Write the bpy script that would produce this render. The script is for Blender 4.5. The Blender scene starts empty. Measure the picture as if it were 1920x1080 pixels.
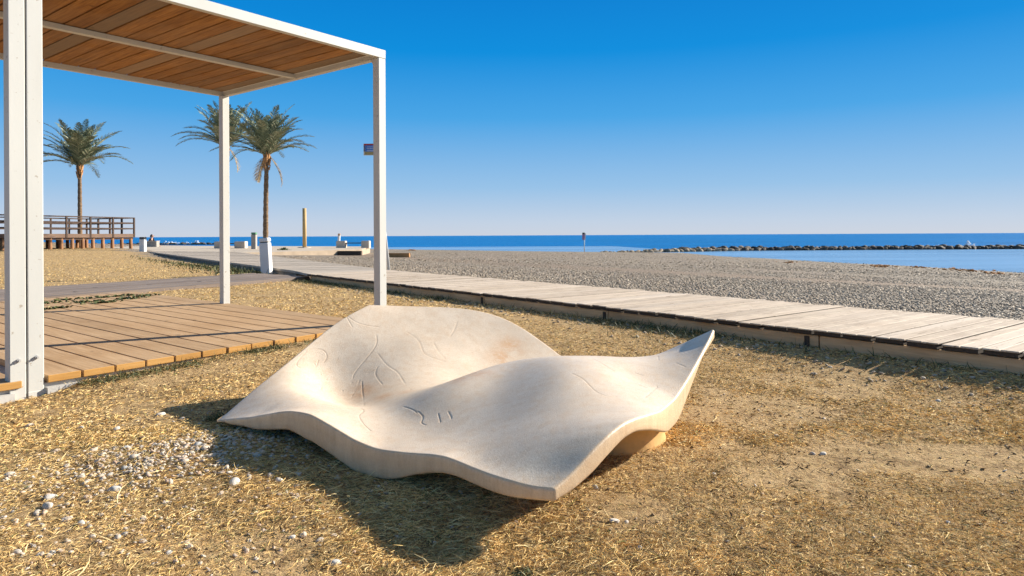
import bpy, math, random
import numpy as np
from mathutils import Vector, Matrix
random.seed(7); RNG = np.random.default_rng(11)
SC = bpy.context.scene
COL = SC.collection
R = math.radians

# ------------------------------------------------------------------ camera
EYE = 0.92
F = 1270.0
cd = bpy.data.cameras.new("camera"); cam = bpy.data.objects.new("camera", cd); COL.objects.link(cam)
cam.location = (0, 0, EYE); cam.rotation_euler = (R(90), 0.0049, 0)
cd.sensor_width = 36; cd.lens = 36 * F / 1920; cd.shift_y = -98.6 / 1920
cd.clip_start = 0.05; cd.clip_end = 60000
cd.dof.use_dof = True; cd.dof.focus_distance = 3.1; cd.dof.aperture_fstop = 13.0
SC.camera = cam

# ------------------------------------------------------------------ light
SUN_AZ, SUN_EL = 64.0, 24.2       # azimuth from +Y towards +X
w = bpy.data.worlds.new("World"); SC.world = w; w.use_nodes = True
nt = w.node_tree; nt.nodes.clear()
sky = nt.nodes.new('ShaderNodeTexSky'); sky.sky_type = 'NISHITA'; sky.sun_disc = False
sky.sun_elevation = R(SUN_EL); sky.sun_rotation = R(SUN_AZ); sky.altitude = 0
sky.air_density = 1.0; sky.dust_density = 0.35; sky.ozone_density = 2.2
tc = nt.nodes.new('ShaderNodeTexCoord'); sp = nt.nodes.new('ShaderNodeSeparateXYZ')
rp = nt.nodes.new('ShaderNodeValToRGB'); mx = nt.nodes.new('ShaderNodeMix'); mx.data_type = 'RGBA'; mx.blend_type = 'MULTIPLY'
mx.inputs[0].default_value = 1.0
nt.links.new(tc.outputs['Generated'], sp.inputs[0]); nt.links.new(sp.outputs[2], rp.inputs[0])
SKYRAMP = [(0.0, (.56, .61, .70)), (0.02, (.50, .595, .73)), (0.07, (.29, .50, .75)), (0.17, (.06, .35, .74)), (0.26, (.0, .252, .68)), (0.34, (.0, .20, .61)), (0.5, (.07, .20, .42)), (1.0, (.20, .24, .30))]
el = rp.color_ramp.elements
while len(el) < len(SKYRAMP): el.new(0.5)
for e, (p, c) in zip(el, SKYRAMP): e.position = p; e.color = (*c, 1)
gain = nt.nodes.new('ShaderNodeMix'); gain.data_type = 'RGBA'; gain.blend_type = 'MULTIPLY'; gain.inputs[0].default_value = 1
gain.inputs[7].default_value = (5.0, 5.0, 5.0, 1); nt.links.new(rp.outputs[0], gain.inputs[6])
mx.blend_type = 'MIX'; mx.inputs[0].default_value = .985
bg = nt.nodes.new('ShaderNodeBackground'); ou = nt.nodes.new('ShaderNodeOutputWorld')
nt.links.new(sky.outputs[0], mx.inputs[6]); nt.links.new(gain.outputs[2], mx.inputs[7])
nt.links.new(mx.outputs[2], bg.inputs[0]); bg.inputs[1].default_value = 0.103
nt.links.new(bg.outputs[0], ou.inputs[0])
sl = bpy.data.lights.new("sun", 'SUN'); so = bpy.data.objects.new("sun", sl); COL.objects.link(so)
sl.energy = 5.0; sl.angle = R(0.5); sl.color = (1.0, .93, .82)
so.rotation_euler = (R(90 - SUN_EL), 0, R(-SUN_AZ + 180))
so.rotation_euler = Vector((math.sin(R(SUN_AZ)) * math.cos(R(SUN_EL)), math.cos(R(SUN_AZ)) * math.cos(R(SUN_EL)), math.sin(R(SUN_EL)))).to_track_quat('Z', 'Y').to_euler()
so.location = (30, 10, 20)
SC.view_settings.view_transform = 'Standard'; SC.view_settings.look = 'None'
SC.view_settings.gamma = 1.0; SC.view_settings.exposure = 1.05
SC.render.engine = 'CYCLES'; SC.cycles.max_bounces = 6

# ------------------------------------------------------------------ materials
class M:
    def __init__(s, name, rough=.8, spec=.3):
        s.m = bpy.data.materials.new(name); s.m.use_nodes = True; s.t = s.m.node_tree
        s.b = s.t.nodes['Principled BSDF']; s.b.inputs['Roughness'].default_value = rough
        s.b.inputs['Specular IOR Level'].default_value = spec
        s.tc = s.t.nodes.new('ShaderNodeTexCoord')
    def n(s, ty, **k):
        nd = s.t.nodes.new(ty)
        for a, b in k.items(): setattr(nd, a, b)
        return nd
    def put(s, sock, v):
        if hasattr(v, 'is_output'): s.t.links.new(v, sock)
        elif isinstance(v, tuple) and len(v) == 3 and sock.type == 'RGBA': sock.default_value = (*v, 1)
        else: sock.default_value = v
    def co(s, scale=(1, 1, 1), rot=0, kind='Object'):
        mp = s.n('ShaderNodeMapping'); mp.inputs['Scale'].default_value = scale; mp.inputs['Rotation'].default_value = (0, 0, rot)
        s.t.links.new(s.tc.outputs[kind], mp.inputs[0]); return mp.outputs[0]
    def noise(s, co, scale, detail=4, rough=.55, dist=0, out='Fac'):
        nd = s.n('ShaderNodeTexNoise'); s.put(nd.inputs['Vector'], co); nd.inputs['Scale'].default_value = scale
        nd.inputs['Detail'].default_value = detail; nd.inputs['Roughness'].default_value = rough; nd.inputs['Distortion'].default_value = dist
        return nd.outputs[out]
    def vor(s, co, scale, feature='F1', out='Distance'):
        nd = s.n('ShaderNodeTexVoronoi', feature=feature); s.put(nd.inputs['Vector'], co); nd.inputs['Scale'].default_value = scale
        return nd.outputs[out]
    def ramp(s, f, stops, interp='LINEAR'):
        nd = s.n('ShaderNodeValToRGB'); e = nd.color_ramp.elements; nd.color_ramp.interpolation = interp
        while len(e) < len(stops): e.new(.5)
        for q, (p, c) in zip(e, stops):
            q.position = p; q.color = (*c, 1) if isinstance(c, tuple) else (c, c, c, 1)
        s.put(nd.inputs[0], f); return nd.outputs[0]
    def mix(s, f, a, b, mode='MIX'):
        nd = s.n('ShaderNodeMix', data_type='RGBA', blend_type=mode)
        s.put(nd.inputs[0], f); s.put(nd.inputs[6], a); s.put(nd.inputs[7], b); return nd.outputs[2]
    def math(s, op, a, b=0.0, c=0.0):
        nd = s.n('ShaderNodeMath', operation=op); s.put(nd.inputs[0], a); s.put(nd.inputs[1], b); s.put(nd.inputs[2], c); return nd.outputs[0]
    def island(s): return s.n('ShaderNodeNewGeometry').outputs['Random Per Island']
    def objrand(s): return s.n('ShaderNodeObjectInfo').outputs['Random']
    def attr(s, name):
        nd = s.n('ShaderNodeAttribute'); nd.attribute_name = name; return nd.outputs['Fac']
    def hsv(s, c, h=.5, sat=1., v=1.):
        nd = s.n('ShaderNodeHueSaturation'); s.put(nd.inputs['Hue'], h); s.put(nd.inputs['Saturation'], sat); s.put(nd.inputs['Value'], v); s.put(nd.inputs['Color'], c)
        return nd.outputs[0]
    def bump(s, h, dist=.01, strength=1., prev=None):
        nd = s.n('ShaderNodeBump'); nd.inputs['Distance'].default_value = dist; nd.inputs['Strength'].default_value = strength
        s.put(nd.inputs['Height'], h)
        if prev is not None: s.t.links.new(prev, nd.inputs['Normal'])
        return nd.outputs[0]
    def done(s, color=None, normal=None, rough=None):
        if color is not None: s.put(s.b.inputs['Base Color'], color)
        if normal is not None: s.put(s.b.inputs['Normal'], normal)
        if rough is not None: s.put(s.b.inputs['Roughness'], rough)
        return s.m

def mat_wood(name, c1, c2, c3, axis=1, grey=None, rough=.75, knots=True, islandvar=.25, streaks=False):
    """planks run along object axis (0=x, 1=y)."""
    m = M(name, rough, .25)
    sc = (1, .06, 1) if axis == 1 else (.06, 1, 1)
    isl = m.island()
    off = m.n('ShaderNodeVectorMath', operation='ADD'); cmb = m.n('ShaderNodeCombineXYZ')
    m.put(cmb.inputs[0], m.math('MULTIPLY', isl, 37.)); m.put(cmb.inputs[1], m.math('MULTIPLY', isl, 53.)); m.put(cmb.inputs[2], m.math('MULTIPLY', isl, 7.))
    m.t.links.new(m.tc.outputs['Object'], off.inputs[0]); m.t.links.new(cmb.outputs[0], off.inputs[1])
    mp = m.n('ShaderNodeMapping'); mp.inputs['Scale'].default_value = sc; m.t.links.new(off.outputs[0], mp.inputs[0])
    g = m.noise(mp.outputs[0], 45, 6, .65, .4)
    g2 = m.noise(mp.outputs[0], 9, 4, .6, .8)
    col = m.ramp(g, [(.3, c1), (.55, c2), (.75, c3)])
    col = m.mix(m.ramp(g2, [(.35, 0.), (.7, .55)]), col, c1)
    if grey: col = m.mix(m.ramp(isl, [(.84, 0.), (.87, .6), (1., .7)]), col, grey)
    if knots:
        k = m.vor(off.outputs[0], 3.1); kk = m.ramp(k, [(.0, 1.), (.045, .7), (.08, 0.)])
        col = m.mix(kk, col, tuple(v * .35 for v in c1))
    col = m.hsv(col, v=m.math('MULTIPLY_ADD', m.math('FRACT', m.math('MULTIPLY', isl, 91.7)), islandvar * 2, 1 - islandvar))
    if streaks:
        sk = m.noise(m.co((2.2, 26, 1)), 1.6, 4, .7, .3); col = m.mix(m.ramp(sk, [(.58, 0.), (.63, .8)]), col, (.22, .15, .095))
        sa = m.noise(m.co(), 4, 5, .7); col = m.mix(m.ramp(sa, [(.5, 0.), (.72, .6)]), col, (.70, .58, .42))
    big = m.noise(m.co(), 1.1, 4, .6)
    col = m.mix(m.ramp(big, [(.35, 0.), (.7, .35)]), col, grey or c3)
    return m.done(col, m.bump(g, .002, .7))

def simple(name, c, rough=.7, var=.12, scale=8, bumpd=.002, spec=.3):
    m = M(name, rough, spec); co = m.co(); a = m.noise(co, scale, 5, .6)
    col = m.mix(m.ramp(a, [(.3, 0.), (.7, 1.)]), tuple(v * (1 - var) for v in c), tuple(min(1, v * (1 + var)) for v in c))
    return m.done(col, m.bump(m.noise(co, scale * 6, 4), bumpd, .6))

# ------------------------------------------------------------------ mesh helpers
class MB:
    def __init__(s): s.v = []; s.f = []; s.mi = []
    def add(s, vs, fs, mi=0):
        o = len(s.v); s.v += [tuple(p) for p in vs]; s.f += [tuple(i + o for i in f) for f in fs]; s.mi += [mi] * len(fs); return s
    def box(s, x0, x1, y0, y1, z0, z1, mi=0, xf=None, bev=0):
        if bev:
            b = bev; L = []
            for z, e in ((z0, b), (z0 + b, 0), (z1 - b, 0), (z1, b)):
                L.append([(x0 + e + b*(e==0)*0 + (b if e == 0 else b), y0 + e, z), (x1 - e - b, y0 + e, z), (x1 - e, y0 + e + b, z), (x1 - e, y1 - e - b, z), (x1 - e - b, y1 - e, z), (x0 + e + b, y1 - e, z), (x0 + e, y1 - e - b, z), (x0 + e, y0 + e + b, z)])
            vs = [p for r in L for p in r]; fs = [tuple(range(7, -1, -1)), tuple(range(24, 32))]
            for k in range(3):
                for i in range(8): fs.append((k*8+i, k*8+(i+1) % 8, k*8+8+(i+1) % 8, k*8+8+i))
        else:
            vs = [(x0, y0, z0), (x1, y0, z0), (x1, y1, z0), (x0, y1, z0), (x0, y0, z1), (x1, y0, z1), (x1, y1, z1), (x0, y1, z1)]
            fs = [(3, 2, 1, 0), (4, 5, 6, 7), (0, 1, 5, 4), (1, 2, 6, 5), (2, 3, 7, 6), (3, 0, 4, 7)]
        if xf: vs = [xf(*p) for p in vs]
        return s.add(vs, fs, mi)
    def tube(s, pts, rads, n=10, mi=0, cap=True):
        vs = []; fs = []; up0 = Vector((0.13, .99, .05)).normalized()
        P = [Vector(p) for p in pts]
        if not hasattr(rads, '__len__'): rads = [rads] * len(P)
        for i, p in enumerate(P):
            d = (P[min(i+1, len(P)-1)] - P[max(i-1, 0)]).normalized()
            a = d.cross(up0 if abs(d.dot(up0)) < .95 else Vector((1, 0, 0))).normalized(); b = d.cross(a)
            for k in range(n):
                t = 2*math.pi*k/n; vs.append(p + (a*math.cos(t) + b*math.sin(t))*rads[i])
        for i in range(len(P)-1):
            for k in range(n): fs.append((i*n+k, i*n+(k+1) % n, (i+1)*n+(k+1) % n, (i+1)*n+k))
        if cap: fs += [tuple(range(n-1, -1, -1)), tuple(range((len(P)-1)*n, len(P)*n))]
        return s.add(vs, fs, mi)
    def build(s, name, mats, parent=None, smooth=False):
        me = bpy.data.meshes.new(name); me.from_pydata(s.v, [], s.f); me.update()
        for m in (mats if isinstance(mats, (list, tuple)) else [mats]): me.materials.append(m)
        me.polygons.foreach_set('material_index', s.mi)
        if smooth: me.polygons.foreach_set('use_smooth', [True] * len(me.polygons))
        o = bpy.data.objects.new(name, me); COL.objects.link(o)
        if parent: o.parent = parent
        return o

def npmesh(name, V, polys, mats, smooth=True, parent=None, attrs=None, mi=None):
    """V (n,3); polys list of (k,m) int arrays."""
    me = bpy.data.meshes.new(name); me.vertices.add(len(V)); me.vertices.foreach_set('co', np.ascontiguousarray(V, dtype=np.float32).ravel())
    loops = np.concatenate([p.ravel() for p in polys]).astype(np.int32)
    tot = np.concatenate([np.full(len(p), p.shape[1]) for p in polys]).astype(np.int32)
    st = np.concatenate([[0], np.cumsum(tot)[:-1]]).astype(np.int32)
    me.loops.add(len(loops)); me.loops.foreach_set('vertex_index', loops)
    me.polygons.add(len(tot)); me.polygons.foreach_set('loop_start', st); me.polygons.foreach_set('loop_total', tot)
    me.polygons.foreach_set('use_smooth', np.full(len(tot), smooth))
    for m in (mats if isinstance(mats, (list, tuple)) else [mats]): me.materials.append(m)
    if mi is not None: me.polygons.foreach_set('material_index', mi)
    me.update(calc_edges=True)
    for k, a in (attrs or {}).items():
        at = me.attributes.new(k, 'FLOAT', 'POINT'); at.data.foreach_set('value', a.astype(np.float32))
    o = bpy.data.objects.new(name, me); COL.objects.link(o)
    if parent: o.parent = parent
    return o

def empty(name, loc=(0, 0, 0), rz=0):
    o = bpy.data.objects.new(name, None); COL.objects.link(o); o.location = loc; o.rotation_euler = (0, 0, rz); o.empty_display_size = .2; return o
def tag(o, label=None, cat=None, group=None, kind=None):
    if label: o['label'] = label
    if cat: o['category'] = cat
    if group: o['group'] = group
    if kind: o['kind'] = kind
    return o
def copy_tree(o, parent=None):
    c = o.copy(); COL.objects.link(c); c.parent = parent
    for ch in list(o.children): copy_tree(ch, c)
    return c
def ss(a, b, x):
    t = np.clip((x - a) / (b - a), 0, 1); return t * t * (3 - 2 * t)
def hash2(i, j, seed=0):
    h = (i.astype(np.int64) * 374761393 + j.astype(np.int64) * 668265263 + seed * 974711) & 0x7fffffff
    h = (h ^ (h >> 13)) * 1274126177 & 0x7fffffff
    return ((h ^ (h >> 16)) & 0xffff) / 65535.
def vnoise(x, y, seed=0):
    i = np.floor(x); j = np.floor(y); u = x - i; v = y - j; u = u*u*(3-2*u); v = v*v*(3-2*v)
    i = i.astype(np.int64); j = j.astype(np.int64)
    return (hash2(i, j, seed)*(1-u) + hash2(i+1, j, seed)*u)*(1-v) + (hash2(i, j+1, seed)*(1-u) + hash2(i+1, j+1, seed)*u)*v

# ------------------------------------------------------------------ layout of the place
WN = (.789, .614); WD = (-.614, .789)          # boardwalk normal / direction
NEAR, FAR = 5.29, 7.25                          # boardwalk edges as distances along WN
SEA = -1.78
def sq(x, y): return x*WN[0] + y*WN[1], x*WD[0] + y*WD[1]
def gz(x, y):
    """terrain height"""
    x = np.asarray(x, float); y = np.asarray(y, float)
    s, q = sq(x, y)
    # beach side
    t = s - FAR
    D = np.interp(q, [-30, 15.2, 50, 58, 64, 70, 105, 129, 219, 289, 400], [36, 49.3, 65.5, 71, 75, 70, 62, 56.5, 33, 15, 8])
    r = t / D
    zb = .09 - 1.87*r - np.maximum(r - 1, 0)*4
    zb = np.maximum(zb, -6)
    # lawn side
    wd = NEAR - s
    A = ss(0, .8, wd) * (1 - ss(4.6, 7.4, y))
    zl = -.08*A - .035*ss(-1.6, -2.8, x)*(1 - ss(5, 7, y)) * 1.0
    zl = zl + .012*(vnoise(x*1.7, y*1.7, 3) - .5)*ss(.1, .6, wd)
    zl = zl + .05*np.exp(-((x+1.32)**2 + (y-3.2)**2)/.22) - .055*np.exp(-((x+.30)**2/.8 + (y-2.12)**2/.30))
    da, db = (x+1.31)*.61 + (y-6.7)*.792, -(x+1.31)*.792 + (y-6.7)*.61
    zl = zl + .062*ss(-2.95, -2.6, da)*(1 - ss(.2, .8, da))*np.exp(-(np.maximum(-db, 0)/.35)**2)*ss(.6, .1, db)*(1-.6*ss(-2, 0, da))
    zl = zl + .28*ss(17, 37, y)*ss(-15, -24, x) - .0135*np.maximum(y - 43, 0)
    zl = np.maximum(zl, -6)
    k = ss(-.6, .0, t)
    return zl*(1-k) + zb*k
def gzf(x, y): return float(gz(np.array([x]), np.array([y]))[0])
def ray(px, Y): return ((px - 960) / F * Y, Y)
def hor(px): return 446.2 - .005*px
def onz(px, py, z):
    Y = (EYE - z) * F / (py - hor(px)); return ((px - 960) / F * Y, Y, z)
# ------------------------------------------------------------------ sky is the world; sea, beach and lawn
def grid_sheet(name, xs, ys, fz, mat):
    X, Y = np.meshgrid(xs, ys); Z = fz(X, Y); n = len(xs); m = len(ys)
    V = np.stack([X.ravel(), Y.ravel(), Z.ravel()], 1)
    i = (np.arange(m-1)[:, None]*n + np.arange(n-1)[None]).ravel()
    return npmesh(name, V, [np.stack([i, i+1, i+n+1, i+n], 1)], mat)
def geo(a, b, n): return np.geomspace(a, b, n)

# lawn soil
m = M('dry_soil', .95, .1); co = m.co()
a = m.noise(co, 1.6, 6, .6); b_ = m.noise(co, 26, 6, .7); c_ = m.noise(co, 140, 4, .7)
col = m.ramp(b_, [(.25, (.27, .165, .08)), (.5, (.45, .30, .15)), (.75, (.58, .41, .22))])
col = m.mix(m.ramp(m.noise(co, 8, 5, .7), [(.50, 0.), (.62, .75)]), col, (.22, .135, .065))
st = m.noise(m.co((1, .25, 1), .6), 60, 5, .75, 1.5)
col = m.mix(m.ramp(st, [(.5, 0.), (.72, .8)]), col, (.60, .45, .20))
col = m.mix(m.ramp(c_, [(.55, 0.), (.75, .6)]), col, (.14, .085, .04))
hgt = m.math('ADD', b_, m.math('MULTIPLY', c_, .35))
MAT_SOIL = m.done(col, m.bump(hgt, .02, .9))
# pebble beach
m = M('beach_pebbles', .85, .25); co = m.co()
v1 = m.vor(co, 17); vc = m.vor(co, 17, out='Color')
sx = m.n('ShaderNodeSeparateColor'); m.put(sx.inputs[0], vc)
col = m.ramp(sx.outputs[0], [(0., (.20, .155, .105)), (.35, (.32, .255, .185)), (.7, (.42, .34, .25)), (1., (.52, .44, .34))])
col = m.mix(m.ramp(v1, [(.3, 0.), (.62, .6)]), col, (.13, .10, .07))
band = m.noise(m.co((.35, .06, 1), -.66), 1.1, 4, .6)
col = m.mix(m.ramp(band, [(.48, 0.), (.62, .65)]), col, (.30, .23, .17))
col = m.mix(m.ramp(m.noise(co, .7, 4), [(.45, 0.), (.7, .35)]), col, (.22, .20, .18))
sp3 = m.n('ShaderNodeSeparateXYZ'); m.put(sp3.inputs[0], m.tc.outputs['Object'])
tt = m.math('ADD', m.math('MULTIPLY', sp3.outputs[0], .789), m.math('MULTIPLY', sp3.outputs[1], .614))
tt = m.math('ADD', tt, m.math('MULTIPLY', m.noise(m.co(), .3, 3), 3.))
strip = m.ramp(m.math('DIVIDE', tt, 40.), [(.40, 0.), (.445, .8), (.49, .8), (.54, 0.)])
col = m.mix(m.math('MULTIPLY', strip, .7), col, (.27, .19, .13))
MAT_BEACH = m.done(col, m.bump(m.math('MULTIPLY', v1, -1.), .05, 1.))

xs_l = np.concatenate([-geo(400, 6, 60), np.linspace(-5.9, 8.5, 190), geo(8.7, 400, 30)])
ys_l = np.concatenate([np.linspace(-3, .6, 10), np.linspace(.7, 16, 200), geo(16.2, 420, 110)])
def clip_sheet(name, side, mat):
    X, Y = np.meshgrid(xs_l, ys_l); Z = gz(X, Y); s, q = sq(X, Y)
    mid = 6.0
    n = len(xs_l); mm = len(ys_l)
    V = np.stack([X.ravel(), Y.ravel(), Z.ravel()], 1)
    i = (np.arange(mm-1)[:, None]*n + np.arange(n-1)[None]).ravel()
    Q = np.stack([i, i+1, i+n+1, i+n], 1)
    sc_ = s.ravel()[Q].mean(1)
    Q = Q[sc_ < mid] if side == 'lawn' else Q[sc_ >= mid]
    return tag(npmesh(name, V, [Q], mat), kind='structure')
lawn = clip_sheet('ground', 'lawn', MAT_SOIL)
beach = clip_sheet('beach', 'beach', MAT_BEACH)

# sea and the calm shallow water near the shore
def mat_water(name, deep, rough, bstr, scale, spec):
    m = M(name, rough, spec)
    w1 = m.noise(m.co((.5, 1.6, 1), -.25), scale, 6, .6, .6); w2 = m.noise(m.co((.25, 1, 1), .1), scale*.18, 3, .5)
    h = m.math('ADD', w1, m.math('MULTIPLY', w2, 2.))
    col = m.mix(m.ramp(m.noise(m.co((.12, 1, 1)), .06, 6, .65), [(.4, 0.), (.62, 1.)]), deep, tuple(v*.72 for v in deep))
    col = m.mix(m.ramp(w1, [(.62, 0.), (.74, .35)]), col, tuple(min(1, v*2 + .05) for v in deep))
    return m.done(col, m.bump(h, .6, bstr))
MAT_SEA = mat_water('deep_sea_water', (.0, .165, .46), .35, .8, .6, .08)
MAT_SHALLOW = mat_water('calm_sea_water', (.20, .36, .56), .25, .25, 1.2, .6)
S = 40000.
sea = MB().add([(-S, 30, SEA), (S, 30, SEA), (S, S, SEA), (-S, S, SEA)], [(0, 1, 2, 3)]).build('sea', MAT_SEA); tag(sea, kind='structure')
pl = [(-420, 300), (-420, 215), (-90, 120), (-10, 60), (20, 30.5), (170, 30.5), (170, 112), (40, 112), (28, 120), (24, 163), (-120, 163), (-250, 235)]
lag = MB().add([(x, y, SEA + .02) for x, y in pl], [tuple(range(len(pl)))]).build('shallow_water', MAT_SHALLOW); tag(lag, kind='structure')

# ------------------------------------------------------------------ boardwalk
MAT_WALK = mat_wood('pale_weathered_planks', (.38, .285, .20), (.57, .455, .34), (.68, .565, .44), axis=0, grey=(.60, .50, .40), knots=True, islandvar=.15, streaks=True)
MAT_WALKEND = mat_wood('dark_plank_ends', (.035, .025, .02), (.07, .05, .035), (.12, .085, .06), axis=0, knots=False)  # near-black layer below the pale tops, showing at the plank ends
MAT_FASCIA = mat_wood('tan_timber_edge_board', (.50, .30, .15), (.70, .45, .24), (.80, .56, .33), axis=1, knots=False, islandvar=.1)
wroot = empty('boardwalk', (NEAR*WN[0], NEAR*WN[1], 0), math.atan2(WN[1], WN[0]))   # local x across (towards the sea), local y along
tag(wroot, kind='structure')
top = MB(); fas = MB(); dark = MB()
W = FAR - NEAR; y = -9.0; pitch = .232
rnd = random.Random(3)
while y < 13.7:
    z = .145 + rnd.uniform(-.004, .004); e = rnd.uniform(-.02, .014)
    gap = rnd.choice([.010, .014, .024])
    x0 = e; 
    for hh in (0, 1):
        top.box(x0 + rnd.uniform(-.006, .006), W + rnd.uniform(-.03, .03), y + hh*pitch/2 + (gap/2 if not hh else .003), y + (hh+1)*pitch/2 - (gap/2 if hh else .003), z - .012, z + rnd.uniform(-.003, .002), bev=.003)
    dark.box(x0 + .006, W - .04, y + gap/2 + rnd.uniform(.001, .012), y + pitch - gap/2 - rnd.uniform(.001, .012), z - .038 - rnd.uniform(0, .006), z - .0125)
    y += pitch
# board under the plank ends, with joints
j = -9.0
for L in [2.6, 2.3, 2.27, 2.33, 2.3, 2.35, 2.3, 2.3, 2.4, 2.4, 2.3]:
    if j > 13.3: break
    fas.box(.03, .062, j + .006, min(j + L, 13.6) - .006, -.16, .096, bev=.003); j += L
fas.box(W-.08, W-.05, -9, 13.6, -.1, .084)
for yy in [-4.1, -1.8, .45, 2.9, 5.2, 7.5]:
    dark.box(.02, .07, yy - .02, yy + .02, -.2, .085)
top.build('planking', MAT_WALK, wroot); dark.build('plank_ends', MAT_WALKEND, wroot); fas.build('edge_board', MAT_FASCIA, wroot)

# second stretch of the boardwalk, running on towards the plaza
def poly_prism(name, pts, z0, z1, mt, mside):
    n = len(pts); mb = MB()
    mb.add([(x, y, z1) for x, y in pts], [tuple(range(n))], 0)
    mb.add([(x, y, z0) for x, y in pts] + [(x, y, z1) for x, y in pts], [(i, (i+1) % n, n + (i+1) % n, n + i) for i in range(n)], 1)
    return mb.build(name, [mt, mside])
bx, by = wroot.location.x, wroot.location.y
def wl(x, y): c = WN; return (bx + x*WN[0] + y*WD[0], by + x*WN[1] + y*WD[1])
w2 = empty('boardwalk'); tag(w2, kind='structure')
A0 = Vector((-4.85, 15.25, 0)); A1 = Vector((-20.6, 37.9, 0)); B0 = Vector((*wl(W, 13.75), 0)); B1 = Vector((-13.9, 34.3, 0))
t2 = MB(); d2 = MB(); n2 = 120
A0 = Vector((*wl(.0, 13.75), 0)); Am = Vector((-4.95, 15.35, 0))
def ed(t): return A0.lerp(Am, t/.03) if t < .03 else Am.lerp(A1, (t-.03)/.97)
for i in range(n2):
    t0 = i/n2; t1 = (i+1)/n2 - .0009
    a, b, c, d = ed(t0), ed(t1), B0.lerp(B1, t1), B0.lerp(B1, t0)
    z = .146 + rnd.uniform(-.004, .004)
    t2.add([(*p.xy, z) for p in (a, d, c, b)] + [(*p.xy, z-.05) for p in (a, d, c, b)], [(0, 1, 2, 3), (7, 6, 5, 4), (0, 4, 5, 1), (1, 5, 6, 2), (2, 6, 7, 3), (3, 7, 4, 0)])
t2.build('planking', mat_wood('pale_weathered_planks_beyond', (.40, .32, .25), (.50, .42, .33), (.58, .50, .41), axis=0, knots=False, islandvar=.12), w2)
dn = (A1 - Am).normalized(); nn = Vector((dn.y, -dn.x, 0))
for k in range(10):
    p = Am.lerp(A1, k/10) + nn*.05; q = Am.lerp(A1, (k+.995)/10) + nn*.05
    z0p, z0q = -.12, -.12
    d2.add([(*p.xy, z0p), (*q.xy, z0q), (*q.xy, .094), (*p.xy, .094), (*(p+nn*.04).xy, z0p), (*(q+nn*.04).xy, z0q), (*(q+nn*.04).xy, .094), (*(p+nn*.04).xy, .094)],
           [(3, 2, 1, 0), (4, 5, 6, 7), (0, 1, 5, 4), (1, 2, 6, 5), (2, 3, 7, 6), (3, 0, 4, 7)])
d2.build('edge_board', simple('grey_timber_edge', (.26, .22, .18), .85, .3, 3), w2)

# dark wooden path across the lawn
MAT_PATH = mat_wood('grey_purple_planks', (.16, .12, .095), (.24, .185, .15), (.31, .25, .205), axis=1, knots=False, islandvar=.22)
pr = empty('wooden_path', (0, 0, 0), math.atan2(.888, .46) - math.pi/2); tag(pr, kind='structure')
pdx, pdy = math.cos(pr.rotation_euler.z), math.sin(pr.rotation_euler.z)   # local x axis in world = (.888,-.46)
pm = MB()
for k in range(15):
    x1 = -10.52 - k*.15; x0 = x1 - .142
    # local y end where the strip meets the boardwalk edge
    yy = -12.
    while yy < 11.2:
        L = 3.0 + rnd.uniform(-.4, .4)
        ye = min(yy + L, 10.95 + (k*.15)*.18)
        if ye - yy > .1: pm.box(x0, x1, yy + .004, ye, .0, .062 + rnd.uniform(-.003, .003))
        yy += L
pm.build('planking', MAT_PATH, pr)

# paved sea-front terrace
MAT_PLAZA = simple('pale_concrete', (.50, .42, .33), .85, .12, 2)
MAT_KERB = simple('dark_timber_sleeper', (.07, .05, .035), .85, .3, 5)
pts = [(-21.0, 38.6), (-13.5, 33.9), (-9.2, 41.5), (-11.0, 52.5), (-34, 64), (-34, 46)]
pz = poly_prism('terrace', pts, -.8, .118, MAT_PLAZA, simple('tan_concrete_edge', (.40, .31, .22), .85, .15, 2)); tag(pz, kind='structure')
def sleeper(px0, px1, py, z0, z1, label, mt=None):
    a = onz(px0, py, z1); b = onz(px1, py, z1); d = Vector((b[0]-a[0], b[1]-a[1], 0)); L = d.length
    r = empty('timber_sleeper', (a[0], a[1], 0), math.atan2(d.y, d.x))
    tag(r, label, 'timber beam')
    MB().box(0, L, -.09, .09, z0 - .1, z1, bev=.01).build('beam', mt or MAT_KERB, r)
    return r
sleeper(381, 456, 472, -.05, .12, 'long dark timber sleeper edging the terrace in front of the left bench')
sleeper(615, 678, 470.5, -.1, .06, 'long dark timber sleeper on the shingle in front of the right bench')
sleeper(714, 768, 474.5, -.15, -.02, 'orange timber beam lying on the shingle right of the front post', simple('orange_timber', (.45, .22, .08), .8, .2, 4))
sleeper(527, 553, 469, -.05, .1, 'short dark timber sleeper beside the green shrub', None)
# ------------------------------------------------------------------ pergola
AX = (.610, .792)
MAT_PAINT = (lambda m: m.done(
    m.mix(m.ramp(m.noise(m.co(), 24, 4, .65), [(.64, 0.), (.68, .75)]),
          m.mix(m.ramp(m.noise(m.co((1, 1, .3)), 3, 4), [(.35, 0.), (.7, .5)]), (.58, .57, .52), (.49, .475, .43)),
          (.33, .27, .20)), m.bump(m.noise(m.co(), 90, 3), .0006, .5)))(M('white_painted_steel', .5, .35))
MAT_DECK = mat_wood('warm_brown_deck_planks', (.33, .195, .09), (.47, .30, .155), (.57, .405, .245), axis=1, grey=None, islandvar=.13)  # warm brown of the deck wood itself
MAT_DECKEND = mat_wood('orange_plank_ends', (.40, .19, .04), (.55, .29, .08), (.62, .36, .13), axis=0, knots=False, islandvar=.15)
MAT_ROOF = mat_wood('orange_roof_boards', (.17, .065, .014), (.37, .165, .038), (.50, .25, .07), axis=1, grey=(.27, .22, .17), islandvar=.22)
MAT_DARKSHEET = simple('dark_gap_backing', (.04, .035, .03), .9, .1, 4)
MAT_STEEL = simple('galvanised_bolt', (.45, .43, .40), .4, .1, 30)
MAT_SLAB = simple('foundation_concrete', (.50, .48, .44), .9, .15, 6)
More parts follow.
